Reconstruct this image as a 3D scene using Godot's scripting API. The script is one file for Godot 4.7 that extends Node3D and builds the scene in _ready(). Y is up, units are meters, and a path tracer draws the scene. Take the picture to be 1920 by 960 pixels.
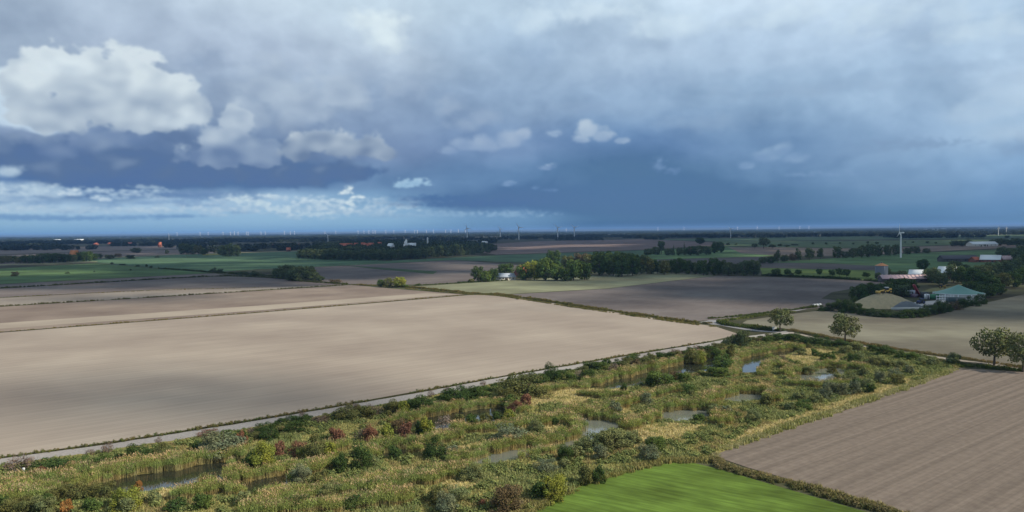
extends Node3D
# Marsh strip, ploughed fields, farms and wind turbines on a flat coast, seen from 40 m up. Metres; -Z is ahead.

var taken := {}
var rng := RandomNumberGenerator.new()
var noise := FastNoiseLite.new()
var fine := FastNoiseLite.new()
var mats := {}
var meshes := {}
var wet: PackedVector2Array
var ponds: Array = []
var pond_boxes: Array = []
var track_line: PackedVector2Array
const SUN_AZ := 113.0
const SUN_EL := 37.0

func _ready():
	rng.seed = 7
	noise.seed = 3; noise.noise_type = FastNoiseLite.TYPE_SIMPLEX_SMOOTH; noise.frequency = 1.0; noise.fractal_octaves = 5
	fine.seed = 11; fine.noise_type = FastNoiseLite.TYPE_SIMPLEX_SMOOTH; fine.frequency = 1.0; fine.fractal_octaves = 2
	for stage in [camera_and_light, setting, cloud_shade, marsh_cover, bushes, trees, far_woods, farms, village, turbines, small_things]:
		stage.call()

func camera_and_light():
	var cam := Camera3D.new()
	cam.name = "camera"; cam.position = Vector3(0, 40, 0); cam.rotation = Vector3(-0.03276, 0, -0.01040)
	cam.fov = 35.94; cam.near = 0.5; cam.far = 40000.0; cam.current = true
	add_child(cam)
	var env := Environment.new()
	env.background_mode = Environment.BG_SKY
	env.tonemap_mode = Environment.TONE_MAPPER_LINEAR
	env.tonemap_exposure = 1.14
	var sky := Sky.new()
	var pano := PanoramaSkyMaterial.new()
	pano.panorama = cloudy_sky()
	sky.sky_material = pano
	env.sky = sky
	env.sdfgi_enabled = true; env.ssao_enabled = true; env.ssil_enabled = true
	env.fog_enabled = true
	env.fog_density = 0.000056
	env.fog_light_color = Color(0.56, 0.75, 1.0)
	var we := WorldEnvironment.new()
	we.name = "world_environment"; we.environment = env
	add_child(we)
	var sun := DirectionalLight3D.new()
	sun.name = "sun"
	sun.light_energy = 1.55
	sun.light_color = Color(1.0, 0.955, 0.88)
	sun.light_angular_distance = 0.6
	sun.shadow_enabled = true
	add_child(sun)
	sun.look_at_from_position(to_sun() * 100.0, Vector3.ZERO, Vector3.UP)

func to_sun() -> Vector3:
	var a := deg_to_rad(SUN_AZ)
	var e := deg_to_rad(SUN_EL)
	return Vector3(cos(e) * sin(a), sin(e), -cos(e) * cos(a))

# ---------------------------------------------------------------- sky
# The cloud deck as colours over azimuth and height (degrees), with heaped clouds laid into it.
const SKY_AZ := [-180.0, -60.0, -33.0, -25.9, -18.0, -9.2, 0.0, 9.2, 18.0, 25.9, 33.0, 60.0, 180.0]
const SKY_EL := [0.0, 0.9, 2.1, 3.6, 5.8, 9.0, 12.6, 16.2, 21.0, 32.0, 90.0]
const SKY_COL := [
	[0x84a2c2, 0x84a2c2, 0x84abd0, 0x84aad0, 0x87acd2, 0x85abd0, 0x6d91b8, 0x446791, 0x456992, 0x5a7da6, 0x6487ae, 0x7898bc, 0x84a2c2],
	[0x86a2c0, 0x88a4c2, 0x92b2d0, 0x90b0d0, 0x95b5d3, 0x90b1d0, 0x7093b8, 0x4b6c92, 0x4d6f96, 0x6083a9, 0x698cb5, 0x7493b8, 0x86a2c0],
	[0x849bb6, 0x849cb8, 0xb2c6da, 0xa8bfd8, 0xa0b9d4, 0x7d9dc0, 0x4d6b95, 0x4a6a92, 0x537398, 0x6f8eb2, 0x7595bc, 0x7591b2, 0x849bb6],
	[0x8096b2, 0x8096b2, 0x5f7ca8, 0x3d5a8a, 0x42608f, 0x6b87ad, 0x5d7ca4, 0x527297, 0x6583a8, 0x7b97ba, 0x83a0c4, 0x7b92b0, 0x8096b2],
	[0x7d90ab, 0x7d90ab, 0x8696b6, 0x5f759c, 0x6c80a3, 0x7286aa, 0x748cb2, 0x6582ab, 0x728eb3, 0x8da5c5, 0x9eb4d0, 0x8096b2, 0x7d90ab],
	[0x7a8ca7, 0x7b8da8, 0x98a6be, 0x8b9ab5, 0x909fb9, 0x8b9cb9, 0x8fa3c1, 0x8ba1c0, 0x91a8c6, 0xa0b5d1, 0xb3c4dc, 0x8497b2, 0x7a8ca7],
	[0x77889f, 0x7c8ca5, 0x9ca9c0, 0xaab5cb, 0xaeb9cf, 0xbac5d8, 0xa2b4ce, 0xaebed6, 0xafc0d9, 0xb0c1da, 0xb0c2da, 0x8294ae, 0x77889f],
	[0x788aa2, 0x8090a7, 0xb4bfd2, 0xb6c1d4, 0xc8d2e2, 0xc4d0e0, 0xb7c6da, 0xc5d3e5, 0xccd8ea, 0xcfdbec, 0xc0cfe3, 0x8a9ab2, 0x788aa2],
	[0x8292aa, 0x8898af, 0xaeb9cc, 0xb2bdd0, 0xbac5d6, 0xb8c4d6, 0xb2c0d4, 0xbac8da, 0xbfccdf, 0xc0cde0, 0xb6c4d8, 0x8f9eb5, 0x8292aa],
	[0xb4c0d3, 0xb4c0d3, 0xb6c2d4, 0xb6c2d4, 0xbac6d8, 0xbac6d8, 0xbac7d9, 0xbcc9da, 0xbcc9db, 0xbcc9db, 0xb8c4d6, 0xb4c0d3, 0xb4c0d3],
	[0xc0cbdb, 0xc0cbdb, 0xc0cbdb, 0xc0cbdb, 0xc0cbdb, 0xc0cbdb, 0xc0cbdb, 0xc0cbdb, 0xc0cbdb, 0xc0cbdb, 0xc0cbdb, 0xc0cbdb, 0xc0cbdb]]
# heaps: lobes [azimuth, height, half width, half height] in degrees, then lit colour, base colour, softness, raggedness, strength
var heaps: Array = []

func heap(lobes: Array, lit: int, base: int, soft: float, rag: float, strength: float, low: float, high: float):
	var lo := Vector2(1e9, 1e9)
	var hi := Vector2(-1e9, -1e9)
	for l in lobes:
		lo = lo.min(Vector2(l[0] - l[2] * 1.6, l[1] - l[3] * 1.6)); hi = hi.max(Vector2(l[0] + l[2] * 1.6, l[1] + l[3] * 1.6))
	var wide := 0.0
	for l in lobes: wide += l[3] / lobes.size()
	heaps.append({"small": wide < 0.62, "lobes": lobes, "lit": rgb(lit), "base": rgb(base), "soft": soft, "rag": rag, "k": strength, "lo": lo, "hi": hi, "y0": low, "y1": high})

func rgb(h: int) -> Vector3:
	return Vector3((h >> 16) & 255, (h >> 8) & 255, h & 255) / 255.0

func sky_color(az: float, el: float, here: Array) -> Vector3:
	var wx := noise.get_noise_2d(az * 0.055 + 3.0, el * 0.11) * 2.6
	var wy := noise.get_noise_2d(az * 0.055 - 40.0, el * 0.11 + 9.0) * 1.1
	var edge := smoothstep(0.4, 2.4, el)
	var a := clampf(az + wx, -179.9, 179.9)
	var e := clampf(el + wy * edge, 0.0, 89.9)
	var i := 0
	while i < 11 and SKY_AZ[i + 1] <= a: i += 1
	var j := 0
	while j < 9 and SKY_EL[j + 1] <= e: j += 1
	var u: float = smoothstep(0.0, 1.0, (a - SKY_AZ[i]) / (SKY_AZ[i + 1] - SKY_AZ[i]))
	var v: float = smoothstep(0.0, 1.0, (e - SKY_EL[j]) / (SKY_EL[j + 1] - SKY_EL[j]))
	var c := rgb(SKY_COL[j][i]).lerp(rgb(SKY_COL[j][i + 1]), u).lerp(rgb(SKY_COL[j + 1][i]).lerp(rgb(SKY_COL[j + 1][i + 1]), u), v)
	var n := noise.get_noise_2d(az * 0.10 + wx * 0.3, el * 0.16 + 20.0)
	var m := noise.get_noise_2d(az * 0.28 + 70.0, el * 0.62 + wy)
	c += Vector3(1, 0.96, 0.88) * (n * 0.06 + m * 0.02) * smoothstep(0.2, 4.0, el)
	var puffy := 0.24 - absf(noise.get_noise_2d(az * 0.13 + 5.0, el * 0.17 - 60.0))
	c += Vector3(1, 0.97, 0.9) * puffy * 0.09 * smoothstep(4.0, 8.0, el)
	var w1 := 0.0
	var w2 := 0.0
	var w3 := 0.0
	var v1 := 0.0
	var v2 := 0.0
	var known := false
	var known_small := false
	for h in here:
		if el < h.lo.y or el > h.hi.y: continue
		if not known:
			w1 = fine.get_noise_2d(az * 0.3 + 11.0, el * 0.42 - 5.0)
			w2 = noise.get_noise_2d(az * 0.9 - 31.0, el * 1.2 + 5.0)
			w3 = fine.get_noise_2d(az * 0.34 - 9.0, el * 0.55 + 50.0)
			known = true
		if h.small and not known_small:
			v1 = fine.get_noise_2d(az * 1.3 + 11.0, el * 2.4 - 5.0)
			v2 = noise.get_noise_2d(az * 2.4 - 31.0, el * 5.0 + 5.0)
			known_small = true
		var d := -1.0
		for l in h.lobes:
			var q := Vector2((az - l[0]) / l[2], (el - l[1]) / l[3])
			if q.y < 0.0: q.y *= 1.5
			d = maxf(d, 1.0 - q.length())
		d += ((v1 * 0.6 + v2 * 0.22) if h.small else (w1 * 0.4 + w2 * 0.32)) * h.rag
		var alpha: float = smoothstep(0.0, h.soft, d) * h.k
		if alpha <= 0.0: continue
		var t := clampf((el - h.y0) / (h.y1 - h.y0), 0.0, 1.0)
		var s := clampf(t * 0.8 + 0.15 + ((v1 * 0.4 + v2 * 0.2) if h.small else (w1 * 0.25 + w3 * 0.5 + 0.3 * t * (1.0 - smoothstep(0.0, 0.4, d)))), 0.0, 1.0)
		c = c.lerp(h.base.lerp(h.lit, s), alpha)
	return (c * Vector3(0.94, 0.976, 0.972)).clamp(Vector3.ZERO, Vector3.ONE)

func cloudy_sky() -> ImageTexture:
	heap([[-17.04, 9.87, 2.9, 2.4], [-14.76, 8.7, 3.48, 2.9], [-18.13, 8.05, 2.13, 2.32], [-12.01, 9.5, 2.71, 2.32]], 0xb6c0d2, 0x909eb8, 0.6, 0.8, 0.75, 4.0, 12.0)
	heap([[-4.31, 8.67, 1.55, 1.16], [-2.01, 8.03, 1.7, 1.16], [-3.36, 7.54, 1.7, 0.97], [-10.5, 11.35, 2.32, 1.55], [-7.53, 9.95, 2.32, 1.55]], 0xa8b4ca, 0x8c9dbb, 0.8, 0.9, 0.6, 7.0, 11.0)
	heap([[-31.16, 4.64, 4.65, 2.32], [-27.05, 4.37, 6.58, 1.94], [-21.29, 4.04, 6.58, 1.47], [-16.46, 3.92, 5.42, 1.32], [-12.11, 4.14, 3.48, 1.16], [-30.03, 4.01, 4.65, 1.55]], 0x8494b0, 0x355180, 0.6, 0.8, 0.92, 3.5, 7.6)
	heap([[-32.7, 9.03, 1.63, 1.32], [-32.6, 7.78, 1.7, 1.63], [-31.93, 7.03, 2.17, 1.08], [-30.54, 6.62, 1.78, 0.7]], 0xe6edf5, 0xb9c8dd, 0.6, 0.9, 0.9, 7.0, 10.5)
	heap([[-30.03, 9.73, 2.56, 2.17], [-31.06, 8.27, 1.86, 1.94], [-27.51, 10.1, 2.56, 1.94], [-25.52, 10.09, 2.56, 2.25], [-25.39, 8.99, 3.41, 2.48], [-23.15, 8.98, 2.32, 1.7], [-22.2, 7.89, 1.86, 1.39], [-24, 7.36, 2.4, 1.24], [-27.57, 7.95, 3.48, 2.09], [-29.65, 7.49, 2.79, 1.78], [-30.32, 10.44, 1.16, 1.39]], 0xd6dbe3, 0x9ba7bc, 0.26, 0.9, 0.96, 6.2, 11.6)
	heap([[-21.81, 7.59, 1.39, 1.01], [-22.7, 7.28, 1.94, 0.85], [-29, 10.31, 2.32, 0.93]], 0xdde2ea, 0xbcc5d4, 0.8, 0.7, 0.7, 6.6, 9.0)
	heap([[-20.24, 9.03, 1.32, 2.71], [-20.96, 11.24, 2.32, 1.55], [-15.51, 7.04, 2.32, 1.16]], 0x8b99b4, 0x7688a8, 0.9, 0.7, 0.6, 5.0, 11.0)
	heap([[-19.18, 7.41, 1.47, 1.47], [-19.62, 6.11, 2.25, 1.63], [-17.77, 5.36, 2.01, 1.32], [-20.76, 5.01, 2.4, 1.16], [-16.97, 4.94, 1.16, 0.85]], 0xb8c1d1, 0x6c80a4, 0.34, 0.9, 0.92, 4.6, 8.2)
	heap([[-27.01, 6.07, 2.71, 0.93], [-29.71, 5.19, 3.48, 1.01]], 0x8797b4, 0x647aa3, 0.8, 0.9, 0.6, 5.0, 7.4)
	heap([[-13.9, 6.09, 2.09, 1.16], [-12.07, 5.96, 2.01, 1.24], [-10.15, 5.83, 1.94, 1.16], [-9.03, 5.54, 1.08, 0.77], [-15, 5.41, 1.55, 1.01]], 0xbcc3d0, 0x6c7e9e, 0.36, 0.9, 0.92, 4.9, 7.2)
	heap([[-3.46, 6.07, 1.39, 0.85], [-1.77, 6.21, 1.47, 0.93], [-0.3, 6.43, 1.47, 0.93], [0.86, 6.76, 0.77, 0.62], [-4.35, 5.7, 1.08, 0.62]], 0xa6b3cb, 0x7e94b9, 0.6, 0.8, 0.85, 5.4, 7.6)
	heap([[5.47, 6.95, 1.16, 0.93], [5.01, 6.43, 1.08, 0.62], [6.69, 6.62, 1.16, 0.77], [7.94, 6.28, 0.77, 0.35]], 0xc0c9d8, 0x8b9fbf, 0.5, 0.9, 0.92, 6.0, 8.0)
	heap([[2.65, 4.49, 0.93, 0.35], [3.17, 6.84, 0.77, 0.39]], 0x97a9c6, 0x758db4, 0.7, 0.7, 0.85, 4.4, 5.0)
	heap([[-0.14, 3.34, 0.77, 0.31], [2.75, 2.84, 0.7, 0.19], [1.79, 3.01, 0.39, 0.19]], 0x859dc1, 0x6b88b3, 0.7, 0.6, 0.75, 3.0, 3.7)
	heap([[10.6, 4.41, 0.7, 0.77], [11.56, 4.01, 0.85, 0.35]], 0x829bbf, 0x6b86b0, 0.9, 0.9, 0.65, 4.0, 5.4)
	heap([[18.88, 5.25, 1.08, 0.77], [17.98, 4.88, 1.39, 0.7], [19.77, 4.71, 1.16, 0.62], [16.57, 4.24, 0.62, 0.39]], 0xaabbd2, 0x7b95b9, 0.7, 0.7, 0.95, 4.9, 6.4)
	heap([[20.22, 3.54, 1.78, 0.27], [22.07, 3.51, 1.55, 0.31], [23.38, 3.53, 1.08, 0.27]], 0x8da5c4, 0x7792b8, 0.9, 0.9, 0.55, 3.9, 4.6)
	heap([[27.16, 5.18, 3.87, 0.58], [25.29, 5.36, 1.78, 0.43]], 0x879dbc, 0x7e95b6, 0.9, 0.9, 0.65, 5.8, 6.6)
	heap([[32.52, 4.6, 2.17, 1.01], [32.79, 5.16, 0.93, 0.7]], 0x8ca1bf, 0x8097b8, 0.8, 0.8, 0.6, 5.2, 7.0)
	heap([[-8.97, 13.46, 2.17, 1.86], [-8.04, 13.02, 1.55, 1.24], [-9.7, 14.57, 2.56, 1.24]], 0xe4eaf0, 0xc4cedc, 0.8, 0.9, 0.85, 12.0, 15.5)
	heap([[2.09, 14.65, 3.1, 1.7], [11.15, 13.78, 4.65, 1.55], [6.67, 15.23, 3.87, 1.32]], 0xdae4f0, 0xc0cee0, 0.9, 1.0, 0.65, 13.0, 16.5)
	heap([[24.63, 13.16, 4.65, 1.7], [19.35, 14.04, 4.65, 1.39], [30.36, 11.83, 3.48, 1.47], [29.2, 12.92, 3.1, 1.16]], 0xd8e2ee, 0xc0cee0, 0.9, 1.0, 0.6, 12.5, 16.0)
	heap([[32.77, 7.61, 3.1, 2.32], [32.51, 5.56, 2.71, 1.32], [30.68, 6.83, 3.48, 1.16]], 0xc4d1e3, 0xabbdd5, 1.0, 0.7, 0.6, 6.0, 10.5)
	heap([[20.04, 9.16, 10.07, 1.01], [28.33, 9.82, 6.19, 1.16], [14.06, 7.34, 5.42, 1.16]], 0x9dafc9, 0x8a9fbe, 1.0, 0.9, 0.5, 6.0, 12.0)
	heap([[9.28, 10.46, 6.19, 1.55], [2.07, 12.13, 3.1, 1.94], [5.48, 8.74, 4.65, 1.16]], 0x98abc7, 0x8599ba, 1.0, 0.9, 0.45, 8.0, 13.0)
	heap([[-32.62, 3.78, 1.39, 0.77], [-32.04, 2.98, 1.94, 0.7], [-30.36, 2.61, 2.17, 0.5], [-32.61, 2.26, 2.56, 0.62]], 0xd0dae5, 0xa9bbd1, 0.7, 1.0, 0.85, 2.6, 4.8)
	heap([[-22.97, 2.56, 6.97, 0.43], [-27.09, 2.73, 5.03, 0.31], [-19.63, 2.36, 3.87, 0.35]], 0x7d94b8, 0x5f7ca8, 0.7, 0.7, 0.8, 2.4, 3.4)
	var rb := RandomNumberGenerator.new()
	rb.seed = 19
	for i in 44:
		# billows low in the sky between the dark bases and the horizon
		var az := rb.randf_range(-33.0, -8.0)
		var el := rb.randf_range(1.4, 2.9) - (0.3 if az > -20.0 else 0.0)
		var lobes := []
		for k in 5: lobes.append([az + rb.randf_range(-1.6, 1.6), el + rb.randf_range(-0.16, 0.2), rb.randf_range(0.6, 1.5), rb.randf_range(0.16, 0.36)])
		if i % 4 == 3: heap(lobes, 0x86a0c4, 0x6c8ab4, 0.9, 0.9, 0.55, el - 0.4, el + 0.4)
		else: heap(lobes, 0xcdd8e3, 0x93abc9, 0.9, 1.0, 0.55, el - 0.4, el + 0.45)
	heap([[-31.8, 1.61, 3.48, 0.35], [-28.63, 1.56, 4.26, 0.31], [-24.62, 1.49, 4.26, 0.31], [-20.67, 1.57, 3.48, 0.35], [-17.91, 1.71, 1.94, 0.39], [-15.07, 1.63, 2.32, 0.46], [-12.89, 1.62, 2.32, 0.54], [-10.29, 1.46, 2.32, 0.39]], 0xced8e2, 0xa0b6d0, 0.7, 0.9, 0.75, 1.5, 2.9)
	heap([[-29.19, 2.63, 0.77, 0.31], [-27.1, 2.25, 0.54, 0.27], [-27.86, 2.34, 0.46, 0.19]], 0xe4e8ec, 0xbccadc, 0.7, 0.9, 0.8, 2.4, 3.4)
	heap([[-17.55, 1.97, 0.85, 0.5], [-16.5, 1.6, 1.16, 0.35], [-18.94, 2.18, 0.77, 0.35], [-13.99, 1.25, 1.78, 0.35]], 0xd8dfe4, 0xb0c4d8, 0.7, 1.0, 0.7, 1.4, 3.0)
	heap([[-11.57, 3.09, 0.35, 0.35], [-11.76, 2.75, 0.58, 0.27], [-11.47, 2.03, 0.43, 0.31], [-11.96, 1.62, 0.7, 0.23], [-10.95, 2.44, 0.58, 0.19]], 0xe6e9eb, 0xb9c9da, 0.7, 1.0, 0.9, 1.4, 3.6)
	heap([[-7.05, 3.46, 1.7, 0.43], [-7.63, 3.23, 1.16, 0.27]], 0xb9d0e4, 0x9dbbd8, 0.7, 0.8, 0.8, 3.2, 4.2)
	heap([[-8.42, 1.1, 3.48, 0.35], [-4.21, 1.18, 3.87, 0.35], [0.03, 1.14, 3.48, 0.35], [-6.13, 1.35, 1.08, 0.31], [-6.51, 1.12, 0.7, 0.31]], 0xa9bfd4, 0x86a4c6, 0.8, 1.0, 0.65, 1.0, 2.1)
	heap([[-29.53, 1.02, 7.74, 0.27], [-32.36, 1.15, 4.65, 0.23], [-23.66, 1.14, 3.48, 0.23]], 0x6f90bb, 0x678ab8, 0.8, 0.7, 0.7, 1.0, 2.0)
	heap([[9.99, 2.61, 11.61, 2.13], [7.34, 1.32, 7.74, 0.93]], 0x4b6c96, 0x46668f, 1.0, 0.5, 0.5, 0.5, 4.5)
	heap([[-3.05, 1.94, 7.36, 0.5], [-5.35, 2.27, 4.65, 0.46]], 0x456696, 0x3d5c8c, 0.9, 0.7, 0.75, 1.5, 3.2)
	# more of the same heaps all round, beyond the field of view
	var r := RandomNumberGenerator.new()
	r.seed = 5
	for i in 46:
		var az := r.randf_range(38.0, 322.0)
		if az > 180.0: az -= 360.0
		var el := r.randf_range(3.0, 26.0)
		var s := r.randf_range(2.0, 4.5) * (0.5 + el / 16.0)
		var lobes := []
		for k in 6:
			lobes.append([az + r.randf_range(-1.6, 1.6) * s, el + r.randf_range(-0.3, 0.4) * s, s * r.randf_range(0.6, 1.1), s * r.randf_range(0.35, 0.6)])
		heap(lobes, 0xa2aec0, 0x6c7f9c, 0.7, 0.8, 0.6, el - s * 0.6, el + s * 0.8)
	var W := 4096
	var small := Image.create(1024, 512, false, Image.FORMAT_RGB8)
	small.fill(Color(0.40, 0.42, 0.42))
	for x in 1024:
		var az := (x + 0.5) * 360.0 / 1024.0
		if az > 180.0: az -= 360.0
		var here := heaps.filter(func(h): return az > h.lo.x and az < h.hi.x)
		for y in 258:
			if absf(az) < 36.5 and y > 210 and y < 256: continue
			var c := sky_color(az, maxf(90.0 - (y + 0.5) * 180.0 / 512.0, 0.0), here)
			small.set_pixel(x, y, Color(c.x, c.y, c.z))
	small.resize(W, 2048, Image.INTERPOLATE_CUBIC)
	for k in range(-430, 430):
		var az := (k + 0.5) * 360.0 / W
		var here := heaps.filter(func(h): return az > h.lo.x and az < h.hi.x)
		for y in range(2048 / 2 - 206, 2048 / 2 + 2):
			var c := sky_color(az, maxf(90.0 - (y + 0.5) * 180.0 / 2048.0, 0.0), here)
			small.set_pixel(posmod(k, W), y, Color(c.x, c.y, c.z))
	return ImageTexture.create_from_image(small)

# ---------------------------------------------------------------- helpers
func numbered(called: String) -> String:
	var k: int = taken.get(called, 0)
	taken[called] = k + 1
	return called if k == 0 else "%s_%03d" % [called, k]

func thing(called: String, label: String, category: String, at := Vector3.ZERO, turn := 0.0, group := "") -> Node3D:
	var o := Node3D.new()
	o.name = numbered(called)
	add_child(o)
	o.position = at; o.rotation.y = turn
	tag(o, label, category, group)
	return o

func tag(o: Node3D, label: String, category: String, group := "", kind := ""):
	if label: o.set_meta("label", label)
	if category: o.set_meta("category", category)
	if group: o.set_meta("group", group)
	if kind: o.set_meta("kind", kind)

func part(called: String, mesh: Mesh, m: Material, parent: Node3D, xf := Transform3D.IDENTITY) -> MeshInstance3D:
	var o := MeshInstance3D.new()
	o.mesh = mesh; o.material_override = m; o.transform = xf
	o.name = called if parent != self else numbered(called)
	parent.add_child(o, true)
	return o

func structure(called: String, mesh: Mesh, m: Material, label := "") -> MeshInstance3D:
	var o := part(called, mesh, m, self)
	o.set_meta("kind", "structure")
	if label: o.set_meta("label", label)
	return o

func stuff(called: String, mesh: Mesh, m: Material, places: Array, tints: PackedColorArray, label: String, category: String):
	var mm := MultiMesh.new()
	mm.transform_format = MultiMesh.TRANSFORM_3D
	mm.use_colors = true
	mm.mesh = mesh
	mm.instance_count = places.size()
	for i in places.size():
		mm.set_instance_transform(i, places[i])
		mm.set_instance_color(i, tints[i])
	var o := MultiMeshInstance3D.new()
	o.multimesh = mm; o.material_override = m
	o.name = numbered(called)
	add_child(o)
	tag(o, label, category, "", "stuff")
	return o

func lin(r: float, g: float, b: float) -> Color:
	return Color(r, g, b).linear_to_srgb()

func flat_mat(key: String, c: Color, rough := 0.8, metal := 0.0) -> StandardMaterial3D:
	if not mats.has(key):
		var m := StandardMaterial3D.new()
		m.resource_name = key
		m.albedo_color = c.linear_to_srgb(); m.roughness = rough; m.metallic = metal
		mats[key] = m
	return mats[key]

func leaf_mat(key: String, c: Color) -> StandardMaterial3D:
	if not mats.has(key):
		var m := StandardMaterial3D.new()
		m.resource_name = key
		m.albedo_color = c.linear_to_srgb(); m.roughness = 0.85; m.metallic_specular = 0.12
		m.vertex_color_use_as_albedo = true
		m.cull_mode = BaseMaterial3D.CULL_DISABLED
		m.backlight_enabled = true
		m.backlight = Color(0.5, 0.5, 0.4)
		mats[key] = m
	return mats[key]

func pts(a: Array) -> PackedVector2Array:
	var p := PackedVector2Array()
	for i in range(0, a.size(), 2):
		p.append(Vector2(a[i], a[i + 1]))
	return p

func noise_tex(key: String, size: int, freq: float, octaves: int, lo: Color, hi: Color, mid = null) -> NoiseTexture2D:
	if not mats.has(key):
		var n := FastNoiseLite.new()
		n.seed = key.hash() % 1000; n.noise_type = FastNoiseLite.TYPE_SIMPLEX_SMOOTH; n.frequency = freq; n.fractal_octaves = octaves; n.fractal_gain = 0.6
		var t := NoiseTexture2D.new()
		t.width = size; t.height = size; t.seamless = true; t.noise = n
		var g := Gradient.new()
		g.set_color(0, lo); g.set_color(1, hi)
		if mid != null: g.add_point(0.5, mid)
		t.color_ramp = g
		mats[key] = t
	return mats[key]

# ---------------------------------------------------------------- ground, fields, track, water
func ground_mat(key: String, c: Color, streak := 0.16, patch := 0.2, along := 120.0, across := 24.0, spots := 330.0) -> StandardMaterial3D:
	if not mats.has(key):
		var m := StandardMaterial3D.new()
		m.resource_name = key
		m.albedo_color = c.linear_to_srgb(); m.roughness = 0.95; m.metallic_specular = 0.15
		var s := str(snappedf(streak, 0.02))
		m.albedo_texture = noise_tex("streak" + s, 1024, 0.012, 6, Color.from_hsv(0, 0, 1.0 - streak * 1.25), Color.WHITE)
		m.detail_enabled = true
		m.detail_blend_mode = BaseMaterial3D.BLEND_MODE_MUL
		m.detail_uv_layer = BaseMaterial3D.DETAIL_UV_2
		var q := str(snappedf(patch, 0.02))
		m.detail_albedo = noise_tex(("grain" if spots < 60.0 else "patch") + q, 512, 0.05 if spots < 60.0 else 0.008, 4, Color(1.0 - patch * 1.1, 1.0 - patch * 1.2, 1.0 - patch * 1.15), Color.WHITE)
		m.uv1_scale = Vector3(1.0 / along, 1.0 / across, 1)
		m.uv2_scale = Vector3(1.0 / spots, 1.0 / spots, 1)
		mats[key] = m
	return mats[key]

func sheet(poly: PackedVector2Array, y: float, dir := Vector2(1, 0)) -> ArrayMesh:
	dir = dir.normalized()
	var side := Vector2(-dir.y, dir.x)
	var st := SurfaceTool.new()
	st.begin(Mesh.PRIMITIVE_TRIANGLES)
	for p in poly:
		st.set_normal(Vector3.UP); st.set_uv(Vector2(p.dot(dir), p.dot(side))); st.set_uv2(p.rotated(0.55))
		st.add_vertex(Vector3(p.x, y, p.y))
	var idx := Geometry2D.triangulate_polygon(poly)
	if idx.is_empty(): print("no triangulation for a sheet of ", poly.size())
	for i in range(0, idx.size(), 3):
		var a := poly[idx[i]]
		var b := poly[idx[i + 1]]
		var c := poly[idx[i + 2]]
		var cw := (b - a).cross(c - a) > 0.0
		st.add_index(idx[i]); st.add_index(idx[i + 1] if cw else idx[i + 2]); st.add_index(idx[i + 2] if cw else idx[i + 1])
	return st.commit()

func ribbon(line: PackedVector2Array, widths: float, y: float, wobble := 0.0) -> ArrayMesh:
	var pl := resample(line, 3.0)
	var st := SurfaceTool.new()
	st.begin(Mesh.PRIMITIVE_TRIANGLES)
	var s := 0.0
	for i in pl.size():
		var t := (pl[mini(i + 1, pl.size() - 1)] - pl[maxi(i - 1, 0)]).normalized()
		var nrm := Vector2(-t.y, t.x)
		if i > 0: s += pl[i].distance_to(pl[i - 1])
		for k in [-1.0, 1.0]:
			var w: float = widths * 0.5 + wobble * fine.get_noise_2d(s * 0.15 + k * 50.0, 3.0)
			var p: Vector2 = pl[i] + nrm * k * w
			st.set_normal(Vector3.UP); st.set_uv(Vector2(s, k * w)); st.set_uv2(p)
			st.add_vertex(Vector3(p.x, y, p.y))
	for i in pl.size() - 1:
		var a := i * 2
		for v in [a, a + 2, a + 1, a + 1, a + 2, a + 3]: st.add_index(v)
	return st.commit()

func resample(line: PackedVector2Array, step: float) -> PackedVector2Array:
	var c := Curve2D.new()
	for i in line.size():
		var t := (line[mini(i + 1, line.size() - 1)] - line[maxi(i - 1, 0)]) * 0.16
		c.add_point(line[i], -t, t)
	c.bake_interval = step
	return c.get_baked_points()

func signed_pond(p: Vector2) -> float:
	# metres inside (positive) or outside (negative) the nearest pond
	var best := -1e9
	for k in ponds.size():
		var bb: Rect2 = pond_boxes[k]
		if not bb.grow(9.0).has_point(p): continue
		var poly: PackedVector2Array = ponds[k]
		var d := 1e9
		for i in poly.size():
			d = minf(d, p.distance_to(Geometry2D.get_closest_point_to_segment(p, poly[i], poly[(i + 1) % poly.size()])))
		best = maxf(best, d if Geometry2D.is_point_in_polygon(p, poly) else -d)
	return best

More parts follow.
